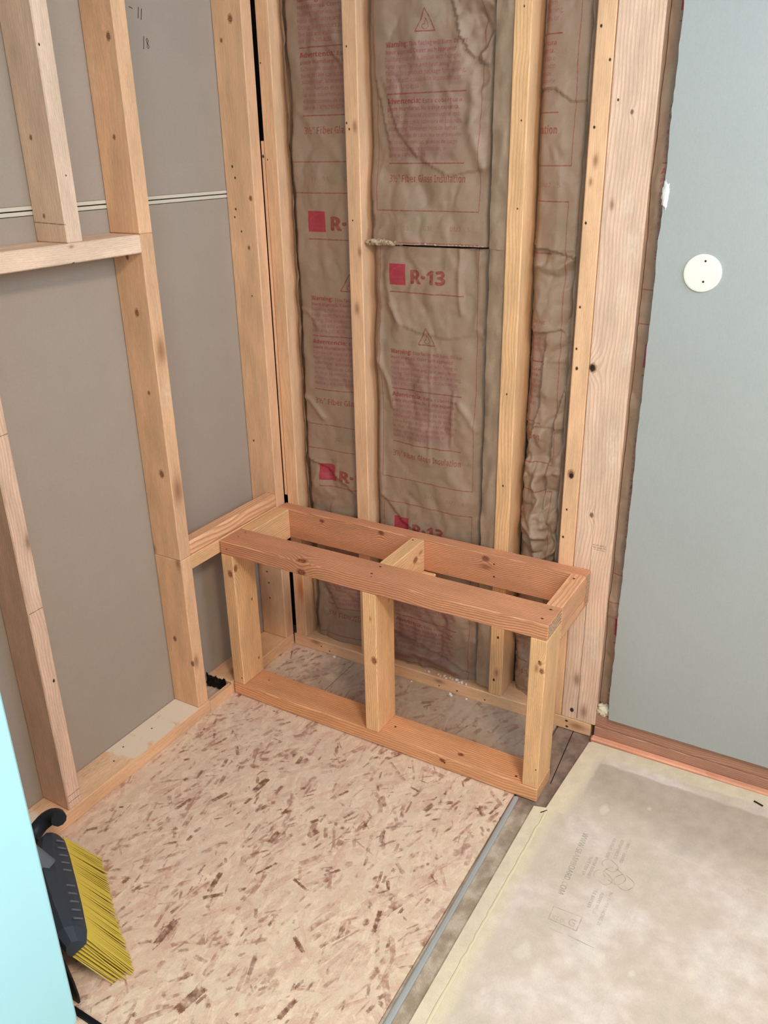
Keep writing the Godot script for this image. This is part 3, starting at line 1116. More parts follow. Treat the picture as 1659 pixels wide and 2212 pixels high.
func floor_pieces() -> void:
	var fl: Node = get_node("floor")
	var off: Vector3 = -(fl as Node3D).position
	var osb := textured(osb_image(), 0.8)
	var m := slab(PackedVector2Array([Vector2(-0.089, -0.09), Vector2(0.8455, -0.09), Vector2(0.8465, 0.312), Vector2(0.856, 0.942), Vector2(0.872, 2.0), Vector2(0.872, 2.6), Vector2(-0.089, 2.6)]), -0.012, 0.0, Vector2(-0.045, 0.0), Vector2(1.0 / 0.92, 1.0 / 1.35))
	var o := put("strand_board", m, osb, fl, off)
	o.set_meta("label", "beige oriented strand board speckled with dark brown chips")
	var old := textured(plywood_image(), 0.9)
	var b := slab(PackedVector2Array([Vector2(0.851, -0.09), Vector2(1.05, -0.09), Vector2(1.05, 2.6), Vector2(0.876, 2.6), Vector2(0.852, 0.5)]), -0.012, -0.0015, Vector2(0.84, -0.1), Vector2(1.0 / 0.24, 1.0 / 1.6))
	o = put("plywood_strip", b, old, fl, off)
	o.set_meta("label", "grimy grey-brown strip of old plywood")
	var seam := slab(PackedVector2Array([Vector2(0.8865, -0.06), Vector2(0.8885, -0.06), Vector2(0.9095, 0.215), Vector2(0.9075, 0.215)]), -0.0019, -0.001, Vector2.ZERO, Vector2.ONE)
	put("plywood_seam", seam, plain(Color(0.10, 0.08, 0.07)), fl, off)
	var cm := textured(cement_image(), 0.62)
	var poly := PackedVector2Array([Vector2(0.9055, 1.6), Vector2(0.9053, 0.92), Vector2(0.9030, 0.313), Vector2(0.9300, 0.305), Vector2(0.9335, 0.23), Vector2(0.9375, 0.15), Vector2(0.9440, 0.03), Vector2(0.952, 0.024), Vector2(1.37, 0.0195), Vector2(2.35, 0.0195), Vector2(2.35, 2.6), Vector2(0.9055, 2.6)])
	o = put("cement_board", slab(poly, -0.011, 0.0065, Vector2(CX0, 0), Vector2(1.0 / CW, 1.0 / CH)), cm, fl, off)
	o.set_meta("label", "tan cement backer board with faint grey printing and yellowish adhesive edges")
	# fold of mesh tape bedded in the adhesive
	var tape := plain(Color(0.875, 0.80, 0.66), 0.8)
	var pts := PackedVector3Array()
	var rad := PackedFloat32Array()
	for k in 60:
		var t := k / 59.0
		pts.append(Vector3(0.9345 + nw.get_noise_1d(k * 30.0) * 0.003 - t * 0.002, 0.0066, 0.315 + t * 0.9))
		rad.append(0.0035 + nw.get_noise_1d(k * 50.0 + 9.0) * 0.0012)
	put("tape_fold", tube(pts, rad, 8, 0.35), tape, fl, off)
	# galvanised edge strip along the strand board
	var zinc := plain(Color(0.70, 0.69, 0.67), 0.5, 0.25)
	var strip := thing("metal_edge_strip", "thin dull silver metal strip along the right edge of the strand board floor", "metal strip", Vector3(0.8555, -0.0015, 0.302))
	pts = PackedVector3Array()
	rad = PackedFloat32Array()
	for k in 40:
		var t := k / 39.0
		var z := t * 1.7
		pts.append(Vector3(0.0145 * z / 0.64 + sin(z * 4.0) * 0.0008, 0.003, z))
		rad.append(0.0062 + 0.0005 * sin(z * 13.0))
	put("bar", tube(pts, rad, 10, 0.55), zinc, strip)
	var p2 := PackedVector3Array()
	var r2 := PackedFloat32Array()
	for k in 40:
		p2.append(pts[k] + Vector3(0.0025, 0.0028, 0))
		r2.append(0.0014)
	put("raised_lip", tube(p2, r2, 6, 0.8), zinc, strip)

func stud(label: String, lo: Vector3, hi: Vector3, wide: int, kind: Dictionary, seed_: int, group: String, marks := []) -> MeshInstance3D:
	var o := board("wall_stud", lo, hi, 1, wide, kind, seed_, marks)
	tag(o, label, "stud", group)
	return o

func left_wall_framing() -> void:
	var g := "studs of the left wall"
	var z := 0.435
	stud("upper stud piece above the right end of the pale sill board, two knots", Vector3(-0.089, 1.2512, z - 0.038), Vector3(0, 2.44, z), 0, FIR, 101, g,
		[["k", Vector3(-0.018, 1.62, z), 6.0], ["k", Vector3(-0.038, 1.44, z), 4.0], ["p", Vector3(-0.071, 1.565, z), 8.0], ["p", Vector3(-0.076, 1.525, z), 7.0]])
	stud("long left wall stud with three dark knots, between pale sill board and bench height", Vector3(-0.089, 0.4775, z - 0.038), Vector3(0, 1.2510, z), 0, FIR, 102, g,
		[["k", Vector3(-0.046, 1.203, z), 5.0], ["k", Vector3(-0.039, 1.084, z), 6.5], ["k", Vector3(-0.034, 0.902, z), 4.0], ["k", Vector3(-0.027, 0.704, z), 7.5], ["d", Vector3(-0.086, 0.492, z), 6.0], ["d", Vector3(0, 1.0, z - 0.02), 14.0], ["p", Vector3(0, 0.9, z - 0.02), 12.0], ["d", Vector3(0, 0.66, z - 0.02), 16.0]])
	stud("short lowest piece of the left wall's jack stud beside the bench's left end", Vector3(-0.089, 0.038, z - 0.038), Vector3(0, 0.4772, z), 0, FIR, 103, g,
		[["k", Vector3(-0.056, 0.238, z), 6.0], ["k", Vector3(-0.003, 0.177, z), 6.0], ["d", Vector3(0, 0.18, z - 0.01), 9.0], ["d", Vector3(-0.01, 0.47, z), 8.0]])
	stud("corner stud of the left wall with a column of nail holes, meeting the back wall", Vector3(-0.089, 0.038, 0.0), Vector3(-0.0008, 2.44, 0.038), 0, FIR, 104, g,
		[["k", Vector3(-0.034, 1.688, 0.038), 7.0], ["k", Vector3(-0.065, 1.646, 0.038), 4.0], ["h", Vector3(-0.063, 1.373, 0.038), 2.6], ["h", Vector3(-0.057, 1.347, 0.038), 2.4], ["h", Vector3(-0.063, 1.274, 0.038), 2.4], ["h", Vector3(-0.068, 1.255, 0.038), 2.2], ["h", Vector3(-0.05, 1.221, 0.038), 2.2], ["k", Vector3(-0.03, 1.182, 0.038), 4.0], ["k", Vector3(-0.013, 1.30, 0.038), 5.0], ["h", Vector3(-0.056, 0.254, 0.038), 2.4], ["h", Vector3(-0.052, 0.217, 0.038), 2.4], ["h", Vector3(-0.053, 0.165, 0.038), 2.4], ["h", Vector3(-0.032, 1.062, 0.038), 1.8], ["h", Vector3(-0.066, 0.663, 0.038), 2.4]])
	stud("pale stud standing on the left wall's sill board, pencil lines on its side", Vector3(-0.089, 1.2512, 0.588), Vector3(0, 2.44, 0.626), 0, PALE, 105, g,
		[["h", Vector3(0, 1.591, 0.621), 2.0], ["h", Vector3(0, 1.373, 0.606), 1.5], ["k", Vector3(-0.056, 1.44, 0.626), 4.0], ["k", Vector3(-0.056, 1.30, 0.626), 3.5], ["l", Vector3(-0.05, 1.287, 0.626), 60.0]])
	stud("nearest left wall stud, pencil lines across it, standing behind the broom", Vector3(-0.089, 0.038, 0.835), Vector3(0, 1.2132, 0.873), 0, PINK, 106, g,
		[["h", Vector3(0, 0.374, 0.846), 3.0], ["l", Vector3(0, 0.926, 0.85), 40.0], ["l", Vector3(0, 0.55, 0.85), 40.0], ["d", Vector3(0, 0.70, 0.84), 8.0], ["p", Vector3(0, 0.6, 0.85), 14.0], ["l", Vector3(0, 0.075, 0.85), 40.0], ["l", Vector3(0, 0.058, 0.85), 40.0]])
	var o := board("sill_board", Vector3(-0.089, 1.2135, 0.4352), Vector3(0.001, 1.2512, 1.19), 2, 0, PALE, 107, [["h", Vector3(0.001, 1.213, 0.62), 3.0], ["d", Vector3(0.001, 1.245, 0.62), 3.0]])
	tag(o, "pale horizontal sill board of the left wall carrying the short stud", "board")
	o = board("ledge_board", Vector3(-0.089, 0.4395, 0.0385), Vector3(0, 0.4770, 0.3968), 2, 0, CREAM, 108, [])
	tag(o, "horizontal blocking board at bench height between two left wall studs", "board")
	o = board("nailer", Vector3(-0.0375, 0.4773, 0.0386), Vector3(0, 0.5150, 0.3966), 2, 0, {"base": Color(0.92, 0.70, 0.53), "late": Color(0.72, 0.47, 0.33), "con": 0.55, "sp": 6.5, "straight": true, "knot": Color(0.45, 0.26, 0.16)}, 112, [], null, 0.005)
	tag(o, "square nailer strip with strong grain lying on the blocking board at bench height", "board")
	# bottom plate, with a piece cut away beside the bench
	o = board("bottom_plate", Vector3(-0.089, 0.0, 0.392), Vector3(0.001, 0.0375, 1.19), 2, 0, FIR, 109, [["w", Vector3(-0.055, 0.0375, 0.47), 60.0], ["w", Vector3(-0.055, 0.0375, 0.56), 60.0], ["w", Vector3(-0.06, 0.0375, 0.64), 50.0], ["p", Vector3(-0.045, 0.0375, 0.70), 46.0], ["p", Vector3(-0.045, 0.0375, 0.76), 46.0], ["p", Vector3(-0.045, 0.0375, 0.82), 40.0], ["w", Vector3(-0.06, 0.0375, 0.95), 40.0], ["h", Vector3(-0.05, 0.0375, 0.56), 2.0], ["h", Vector3(-0.06, 0.0375, 0.65), 2.0], ["h", Vector3(-0.04, 0.0375, 0.70), 2.0]])
	tag(o, "left wall's long bottom plate, dusted white, on the strand board floor", "board")
	o = board("bottom_plate", Vector3(-0.089, 0.0, 0.0), Vector3(-0.0005, 0.0375, 0.298), 2, 0, FIR, 110, [["d", Vector3(-0.03, 0.0375, 0.24), 14.0]])
	tag(o, "short end of the left wall's bottom plate, hidden behind the bench's left leg", "board")
	o = board("plate_strip", Vector3(-0.014, 0.0, 0.2985), Vector3(0.0005, 0.031, 0.3915), 2, 1, FIR, 111, [], null, 0.001)
	tag(o, "thin strip of plate left bridging the cut beside the bench", "board")
	# ragged black sealant and the shade on the cut end, in one black mesh
	var st := SurfaceTool.new()
	st.begin(Mesh.PRIMITIVE_TRIANGLES)
	st.set_smooth_group(-1)
	for i in 14:
		for j in 5:
			var p := func(a: int, b: int) -> Vector3:
				return Vector3(-0.089 + a / 14.0 * 0.074, 0.003 + b / 5.0 * 0.040 + nw.get_noise_2d(a * 60.0, b * 40.0) * 0.008, 0.302 + absf(nw.get_noise_2d(a * 90.0 + 10.0, b * 90.0)) * 0.012)
			quad(st, p.call(i, j), p.call(i, j + 1), p.call(i + 1, j + 1), p.call(i + 1, j))
	st.generate_normals()
	var sm := put("sealant_and_shade", st.commit(), plain(Color(0.035, 0.037, 0.042), 0.5))
	tag(sm, "ragged black sealant and painted shade on the cut plate end beside the bench", "sealant")

func back_wall_framing() -> void:
	var g := "studs of the back wall"
	stud("first back wall stud, in the left corner beside the corner stud", Vector3(0.009, 0.038, -0.089), Vector3(0.047, 2.44, 0), 2, FIR, 201, g,
		[["h", Vector3(0.016, 1.597, 0), 1.6], ["h", Vector3(0.018, 1.387, 0), 1.6], ["o", Vector3(0.036, 0.20, 0), 12.0], ["h", Vector3(0.025, 0.28, 0), 2.0]])
	stud("second back wall stud from the left corner, splinters on its right edge", Vector3(0.2444, 0.038, -0.089), Vector3(0.2824, 2.44, 0), 2, FIR, 202, g,
		[["h", Vector3(0.256, 1.617, 0), 1.8], ["h", Vector3(0.250, 1.463, 0), 2.0], ["h", Vector3(0.257, 1.450, 0), 2.0], ["d", Vector3(0.272, 1.455, 0), 6.0], ["h", Vector3(0.259, 1.252, 0), 1.8], ["d", Vector3(0.276, 1.18, 0), 5.0], ["d", Vector3(0.264, 1.045, 0), 7.0]])
	stud("third back wall stud, smooth and pale, behind the bench's right half", Vector3(0.6496, 0.038, -0.089), Vector3(0.6876, 2.44, 0), 2, CREAM, 203, g,
		[["h", Vector3(0.671, 1.661, 0), 1.6], ["h", Vector3(0.675, 1.457, 0), 1.6], ["h", Vector3(0.675, 1.286, 0), 1.6], ["h", Vector3(0.668, 0.878, 0), 1.8], ["h", Vector3(0.668, 0.649, 0), 2.2], ["h", Vector3(0.672, 0.22, 0), 3.0], ["h", Vector3(0.665, 0.085, 0), 3.2], ["d", Vector3(0.672, 0.11, 0), 6.0]])
	stud("fourth back wall stud, narrow edge forward, with one large dark knot", Vector3(0.818, 0.038, -0.089), Vector3(0.856, 2.44, 0), 2, FIR, 204, g,
		[["h", Vector3(0.828, 1.616, 0), 2.4], ["h", Vector3(0.850, 1.558, 0), 2.2], ["h", Vector3(0.829, 1.441, 0), 2.4], ["h", Vector3(0.826, 1.261, 0), 2.4], ["h", Vector3(0.827, 1.09, 0), 2.2], ["d", Vector3(0.837, 1.38, 0), 6.0], ["d", Vector3(0.83, 1.34, 0), 4.0], ["h", Vector3(0.826, 1.0, 0), 2.2], ["h", Vector3(0.830, 0.957, 0), 3.0], ["k", Vector3(0.835, 0.709, 0), 8.0], ["h", Vector3(0.836, 0.705, 0), 5.0], ["h", Vector3(0.831, 0.619, 0), 2.2], ["h", Vector3(0.827, 0.547, 0), 2.6]])
	var o := stud("broad pinkish stud laid flat beside the green drywall, plaster smudges and a long crack", Vector3(0.8568, 0.038, -0.038), Vector3(0.9468, 2.44, 0), 0, PINK, 205, g,
		[["h", Vector3(0.872, 1.488, 0), 2.0], ["k", Vector3(0.901, 1.466, 0), 3.5], ["d", Vector3(0.877, 1.297, 0), 5.0], ["k", Vector3(0.866, 0.962, 0), 8.0], ["h", Vector3(0.864, 0.962, 0), 6.0], ["k", Vector3(0.891, 0.617, 0), 5.0], ["h", Vector3(0.884, 0.065, 0), 5.0], ["d", Vector3(0.915, 0.07, 0), 9.0], ["d", Vector3(0.89, 0.16, 0), 9.0], ["p", Vector3(0.909, 1.298, 0), 14.0], ["p", Vector3(0.925, 1.22, 0), 16.0], ["p", Vector3(0.915, 1.12, 0), 12.0], ["p", Vector3(0.923, 0.80, 0), 16.0], ["p", Vector3(0.925, 0.76, 0), 12.0], ["p", Vector3(0.921, 0.282, 0), 16.0], ["p", Vector3(0.93, 0.24, 0), 12.0], ["p", Vector3(0.935, 1.0, 0), 12.0], ["g", Vector3(0.916, 0.539, 0), 15.0]])
	# the drying crack down its lower half
	var pts := PackedVector3Array()
	var rad := PackedFloat32Array()
	for k in 24:
		var t := k / 23.0
		pts.append(Vector3(lerpf(0.8985, 0.8975, t) + nw.get_noise_1d(k * 25.0) * 0.0012 - o.position.x, lerpf(0.045, 0.66, t) - o.position.y, 0.0185))
		rad.append(0.0011 * (1.0 - t * 0.7) + 0.0003)
	put("drying_crack", tube(pts, rad, 6, 0.5), plain(Color(0.13, 0.07, 0.05)), o)
	# the shim between the two corner studs
	var sh := board("shim", Vector3(0.0008, 0.5, -0.05), Vector3(0.0080, 1.43, 0.0), 1, 2, FIR, 206, [["h", Vector3(0.005, 1.395, 0.0), 3.0]], null, 0.0006)
	tag(sh, "thin wooden shim in the gap between the two corner studs", "shim")
	o = board("bottom_plate", Vector3(0.0, 0.0, -0.089), Vector3(0.9365, 0.0375, 0.0), 0, 2, FIR, 207,
		[["h", Vector3(0.10, 0.02, 0), 2.0], ["d", Vector3(0.08, 0.03, 0), 8.0], ["h", Vector3(0.13, 0.012, 0), 2.0], ["h", Vector3(0.50, 0.012, 0), 1.8], ["h", Vector3(0.556, 0.013, 0), 2.2], ["h", Vector3(0.64, 0.012, 0), 2.0], ["d", Vector3(0.50, 0.026, 0), 7.0], ["h", Vector3(0.872, 0.027, 0), 3.0], ["h", Vector3(0.874, 0.010, 0), 3.0], ["d", Vector3(0.90, 0.02, 0), 10.0]])
	tag(o, "back wall's bottom plate behind the bench, crumbs along its top", "board")
	# to the right, a double plate under the green drywall and a pink strip before it
	o = board("base_plate", Vector3(0.9455, -0.001, -0.089), Vector3(2.35, 0.0370, 0.0), 0, 2, DIRTY, 208)
	tag(o, "grimy brown lower base plate along the foot of the green drywall", "board")
	o = board("base_plate", Vector3(0.9455, 0.0373, -0.089), Vector3(2.35, 0.0745, -0.0015), 0, 2, DIRTY, 209)
	tag(o, "grimy brown upper base plate just below the green drywall", "board")
	o = board("floor_batten", Vector3(0.9430, -0.002, 0.0003), Vector3(2.35, 0.0115, 0.0190), 0, 2, {"base": Color(0.88, 0.62, 0.49), "late": Color(0.78, 0.50, 0.37), "con": 0.4, "sp": 5.0, "knot": Color(0.4, 0.2, 0.15)}, 210, [], null, 0.003)
	tag(o, "salmon pink wooden strip between cement board and base plate", "board")

func none(_x: float, _y: float) -> float:
	return 0.35

func insulation() -> void:
	var km := textured(kraft_image(), 0.52)
	km.metallic_specular = 0.4
	var flange := textured(mottled(128, 512, Color(0.665, 0.55, 0.455), Color(0.60, 0.50, 0.41), 2.5, 0.03, 41), 0.6)
	var V := func(x: float, y: float) -> Vector2: return Vector2(x, y)
	# bay 1
	var b := batt("narrow paper-faced insulation batt in the left bay, print cut off by the second stud", 0.056, 0.2440, 0.036, 2.43, V.call(0.108, 1.269), 0.036, 0.014,
		func(_x: float, y: float) -> float: return 0.9 if y < 0.42 else (0.8 if y < 0.62 else 0.5),
		[[[V.call(0.06, 1.03), V.call(0.10, 1.02), V.call(0.13, 0.985)], 0.006, 0.004, "r"],
		[[V.call(0.05, 0.80), V.call(0.09, 0.785), V.call(0.13, 0.74)], 0.007, 0.006, "r"],
		[[V.call(0.05, 0.62), V.call(0.12, 0.60), V.call(0.20, 0.55), V.call(0.25, 0.48)], 0.010, 0.010, "s"],
		[[V.call(0.12, 1.75), V.call(0.19, 1.66), V.call(0.235, 1.60)], 0.014, 0.007, "r"],
		[[V.call(0.19, 1.62), V.call(0.24, 1.58)], 0.006, 0.007, "r"],
		[[V.call(0.09, 1.50), V.call(0.16, 1.44), V.call(0.22, 1.37)], 0.012, 0.004, "r"],
		[[V.call(0.07, 0.42), V.call(0.10, 0.25), V.call(0.15, 0.14), V.call(0.24, 0.10)], 0.012, 0.016, "s"],
		[[V.call(0.10, 0.20), V.call(0.17, 0.13), V.call(0.24, 0.13)], 0.006, -0.006, "r"]], km, 301, 0.004, 0.022, 1.16)
	paper_strip("stapling_flange", 0.049, 0.066, 0.05, 2.4, -0.052, -0.030, 0.006, 5, flange, b)
	# bay 2, lower batt
	b = batt("wide paper-faced insulation batt in the middle bay, lower piece, smooth with large red print", 0.2830, 0.6100, 0.036, 1.1968, V.call(0.345, 1.156), 0.040, 0.020,
		func(_x: float, y: float) -> float: return 0.9 if y < 0.22 else 0.55,
		[[[V.call(0.335, 1.06), V.call(0.37, 1.015), V.call(0.42, 0.995), V.call(0.50, 0.985), V.call(0.545, 0.995)], 0.008, 0.005, "s"],
		[[V.call(0.332, 1.13), V.call(0.345, 1.06), V.call(0.37, 1.01)], 0.010, 0.007, "r"],
		[[V.call(0.535, 1.206), V.call(0.530, 1.12), V.call(0.536, 1.05)], 0.006, 0.006, "r"],
		[[V.call(0.575, 1.19), V.call(0.585, 1.10), V.call(0.572, 1.02), V.call(0.60, 0.99)], 0.010, 0.007, "r"],
		[[V.call(0.31, 1.20), V.call(0.313, 1.0), V.call(0.305, 0.75), V.call(0.31, 0.55)], 0.008, 0.006, "r"],
		[[V.call(0.31, 0.92), V.call(0.335, 0.86), V.call(0.345, 0.80)], 0.007, 0.006, "r"],
		[[V.call(0.455, 1.0), V.call(0.457, 0.80), V.call(0.455, 0.66)], 0.004, 0.0025, "r"],
		[[V.call(0.52, 0.86), V.call(0.515, 0.72)], 0.004, 0.003, "r"],
		[[V.call(0.535, 0.83), V.call(0.56, 0.80), V.call(0.58, 0.77)], 0.008, 0.005, "r"],
		[[V.call(0.285, 0.57), V.call(0.33, 0.53), V.call(0.37, 0.48), V.call(0.42, 0.46)], 0.007, 0.007, "s"],
		[[V.call(0.50, 0.32), V.call(0.56, 0.20), V.call(0.585, 0.10)], 0.014, 0.010, "r"],
		[[V.call(0.57, 0.34), V.call(0.595, 0.15)], 0.010, 0.009, "r"],
		[[V.call(0.33, 0.13), V.call(0.42, 0.115), V.call(0.52, 0.085), V.call(0.58, 0.06)], 0.008, 0.014, "s"],
		[[V.call(0.34, 0.07), V.call(0.44, 0.08), V.call(0.55, 0.06)], 0.012, 0.012, "r"]], km, 302)
	paper_strip("stapling_flange", 0.608, 0.6490, 0.05, 1.20, -0.0125, -0.009, 0.0015, 15, flange, b)
	# bay 2, upper batt
	b = batt("wide paper-faced insulation batt in the middle bay, upper piece, crumpled at its right", 0.2830, 0.6100, 1.2015, 2.43, V.call(0.345, 1.826), 0.034, 0.022,
		func(x: float, y: float) -> float: return 1.1 if (x > 0.50 and y > 1.45) else 0.55,
		[[[V.call(0.44, 1.80), V.call(0.50, 1.70), V.call(0.525, 1.62), V.call(0.55, 1.585), V.call(0.57, 1.575)], 0.012, 0.018, "s"],
		[[V.call(0.575, 1.69), V.call(0.62, 1.66)], 0.012, 0.014, "r"],
		[[V.call(0.565, 1.66), V.call(0.585, 1.63), V.call(0.58, 1.60)], 0.010, -0.016, "r"],
		[[V.call(0.60, 1.67), V.call(0.605, 1.63), V.call(0.575, 1.585)], 0.006, 0.010, "r"],
		[[V.call(0.35, 1.50), V.call(0.37, 1.44), V.call(0.42, 1.39), V.call(0.50, 1.35), V.call(0.56, 1.36)], 0.014, 0.008, "s"],
		[[V.call(0.30, 1.75), V.call(0.315, 1.55), V.call(0.34, 1.44)], 0.016, 0.010, "s"],
		[[V.call(0.555, 1.56), V.call(0.555, 1.44), V.call(0.585, 1.37)], 0.014, 0.009, "r"],
		[[V.call(0.33, 1.36), V.call(0.44, 1.32), V.call(0.46, 1.28)], 0.018, -0.005, "r"],
		[[V.call(0.300, 1.29), V.call(0.305, 1.25), V.call(0.30, 1.21)], 0.008, 0.012, "s"]], km, 303)
	paper_strip("stapling_flange", 0.608, 0.6490, 1.2, 2.4, -0.0105, -0.007, 0.0015, 16, flange, b)
	# torn fibre along the butt joint of the two batts: thick tufts at the left, thinning out
	var tuft := SurfaceTool.new()
	tuft.begin(Mesh.PRIMITIVE_TRIANGLES)
	var rng := RandomNumberGenerator.new()
	rng.seed = 44
	for k in 46:
		var t := pow(k / 45.0, 1.5)
		var big := 1.0 if t < 0.3 else lerpf(0.55, 0.22, t)
		var r := Vector3(rng.randf_range(0.006, 0.011), rng.randf_range(0.0035, 0.0055), rng.randf_range(0.004, 0.006)) * big
		var tr := Transform3D(Basis.from_euler(Vector3(rng.randf() * 0.6, rng.randf() * 0.6, rng.randfn(0.0, 0.4))), Vector3(lerpf(0.291, 0.59, t), 1.2040 + rng.randfn(0.0, 0.0012) * big, -0.019 + rng.randf_range(0.0, 0.006)))
		tuft.append_from(lump(r, 0.9, 60 + k, 7), 0, tr)
	put("fiberglass_fringe", tuft.commit(), plain(Color(0.76, 0.65, 0.53), 1.0), b)
	# bay 3
	b = batt("narrow paper-faced insulation batt in the right bay, torn above and badly crumpled below", 0.6940, 0.8120, 0.036, 2.43, V.call(0.546, 1.258), 0.040, 0.016,
		func(_x: float, y: float) -> float: return 2.4 if y < 0.80 else (1.3 if y < 1.2 else 0.5),
		[[[V.call(0.69, 1.515), V.call(0.735, 1.515), V.call(0.765, 1.492), V.call(0.815, 1.488)], 0.005, 0.012, "s"],
		[[V.call(0.69, 1.205), V.call(0.75, 1.200), V.call(0.80, 1.185)], 0.008, 0.014, "s"],
		[[V.call(0.70, 1.17), V.call(0.76, 1.16), V.call(0.80, 1.19)], 0.010, 0.010, "r"],
		[[V.call(0.72, 1.02), V.call(0.78, 1.03), V.call(0.81, 0.98)], 0.008, 0.008, "s"],
		[[V.call(0.74, 0.98), V.call(0.735, 0.85), V.call(0.71, 0.75), V.call(0.70, 0.62)], 0.010, 0.022, "s"],
		[[V.call(0.80, 0.92), V.call(0.775, 0.82), V.call(0.765, 0.70), V.call(0.76, 0.60)], 0.009, 0.020, "s"],
		[[V.call(0.72, 0.70), V.call(0.75, 0.62), V.call(0.765, 0.55)], 0.012, 0.016, "r"],
		[[V.call(0.735, 0.66), V.call(0.735, 0.56), V.call(0.75, 0.48)], 0.010, 0.014, "r"],
		[[V.call(0.69, 0.56), V.call(0.73, 0.53), V.call(0.77, 0.52)], 0.008, 0.012, "r"],
		[[V.call(0.71, 0.50), V.call(0.76, 0.46), V.call(0.80, 0.49)], 0.008, 0.012, "r"],
		[[V.call(0.705, 1.70), V.call(0.70, 1.62)], 0.007, -0.012, "r"]], km, 304, 0.0032)
	paper_strip("stapling_flange", 0.803, 0.8165, 0.45, 2.4, -0.026, -0.050, 0.004, 26, flange, b)
	# sliver between the flat stud and the green drywall
	b = batt("dark strip of wrinkled insulation paper between the flat stud and the green drywall", 0.9490, 1.10, 0.100, 2.43, V.call(0.968, 1.02), 0.010, 0.0,
		func(_x: float, _y: float) -> float: return 0.9,
		[], km, 305, 0.003, 0.006)

func bench() -> void:
	var x0 := 0.004
	var L := 0.902
	var H := 0.477
	var D := 0.294
	var root := thing("bench_frame", "unfinished shower bench frame of reddish sawn boards in the corner", "bench frame", Vector3(0, 0, 0))
	board("front_rail", Vector3(x0, H - 0.038, D - 0.089), Vector3(L, H, D), 0, 2, RED, 401,
		[["h", Vector3(0.449, H, 0.224), 2.6], ["h", Vector3(0.449, H, 0.265), 2.6], ["h", Vector3(0.456, H, 0.279), 1.6], ["h", Vector3(0.882, H, 0.225), 3.0], ["h", Vector3(0.879, H, 0.270), 2.6], ["h", Vector3(0.03, H, 0.22), 1.8], ["h", Vector3(0.03, H, 0.25), 1.8], ["k", Vector3(0.262, H, 0.289), 11.0], ["k", Vector3(0.262, 0.448, D), 10.0], ["h", Vector3(0.025, 0.457, D), 1.6]], root)
	board("back_rail", Vector3(x0, H - 0.089, 0.0006), Vector3(L, H, 0.038), 0, 1, RED, 402,
		[["k", Vector3(0.152, 0.463, 0.038), 6.0], ["k", Vector3(0.342, 0.468, 0.038), 7.0], ["k", Vector3(0.645, 0.463, 0.038), 8.0], ["h", Vector3(0.668, 0.453, 0.038), 2.0], ["h", Vector3(0.669, 0.418, 0.038), 2.2], ["d", Vector3(0.645, 0.44, 0.038), 8.0]], root)
	board("cross_member", Vector3(x0, H - 0.089, 0.0384), Vector3(x0 + 0.038, H, D - 0.0894), 2, 1, CREAM, 403, [], root)
	board("cross_member", Vector3(0.4355, H - 0.089, 0.0384), Vector3(0.4735, H, D - 0.0894), 2, 1, CREAM, 404, [["k", Vector3(0.4735, 0.441, 0.089), 9.0], ["h", Vector3(0.447, H, 0.053), 2.4], ["d", Vector3(0.4735, 0.45, 0.06), 5.0]], root)
	board("cross_member", Vector3(L - 0.038, H - 0.089, 0.0384), Vector3(L, H, D - 0.0894), 2, 1, {"base": Color(0.86, 0.63, 0.47), "late": Color(0.70, 0.46, 0.32), "con": 0.5, "sp": 5.0, "knot": Color(0.4, 0.2, 0.12)}, 405, [["h", Vector3(0.88, H, 0.062), 2.8]], root)
	board("bottom_rail", Vector3(x0, 0.0005, D - 0.089), Vector3(L, 0.038, D), 0, 2, {"base": Color(0.88, 0.635, 0.455), "late": Color(0.70, 0.43, 0.28), "con": 0.5, "sp": 5.0, "straight": true, "knot": Color(0.42, 0.2, 0.12)}, 406,
		[["k", Vector3(0.657, 0.025, D), 6.0], ["h", Vector3(0.663, 0.02, D), 2.0], ["k", Vector3(0.694, 0.038, 0.267), 6.0], ["h", Vector3(0.842, 0.038, 0.274), 2.6], ["h", Vector3(0.50, 0.038, 0.25), 2.4], ["h", Vector3(0.085, 0.038, 0.24), 1.8]], root)
	var yl := 0.0384
	var yh := H - 0.0384
	board("leg", Vector3(x0, yl, D - 0.089), Vector3(x0 + 0.038, yh, D), 1, 2, CREAM, 407, [["k", Vector3(0.030, 0.385, D), 8.0], ["k", Vector3(x0 + 0.038, 0.40, 0.285), 8.0], ["k", Vector3(x0 + 0.038, 0.282, 0.231), 3.5], ["k", Vector3(x0 + 0.038, 0.089, 0.224), 3.5], ["h", Vector3(0.035, 0.06, D), 2.0]], root)
	board("leg", Vector3(0.4375, yl, D - 0.089), Vector3(0.4755, yh, D), 1, 2, CREAM, 408, [["k", Vector3(0.468, 0.254, D), 8.0], ["d", Vector3(0.4755, 0.40, 0.23), 4.0], ["d", Vector3(0.46, 0.37, D), 3.0]], root)
	board("leg", Vector3(L - 0.0385, yl, D - 0.089), Vector3(L - 0.0005, yh, D), 1, 2, CREAM, 409, [["k", Vector3(0.889, 0.380, D), 4.5], ["h", Vector3(0.887, 0.384, D), 1.8], ["k", Vector3(0.894, 0.361, D), 5.5], ["d", Vector3(0.882, 0.365, D), 5.0], ["h", Vector3(0.896, 0.093, D), 1.6]], root)
	board("cleat", Vector3(0.455, 0.352, 0.0384), Vector3(0.508, 0.3872, 0.075), 0, 1, CREAM, 410, [], root)

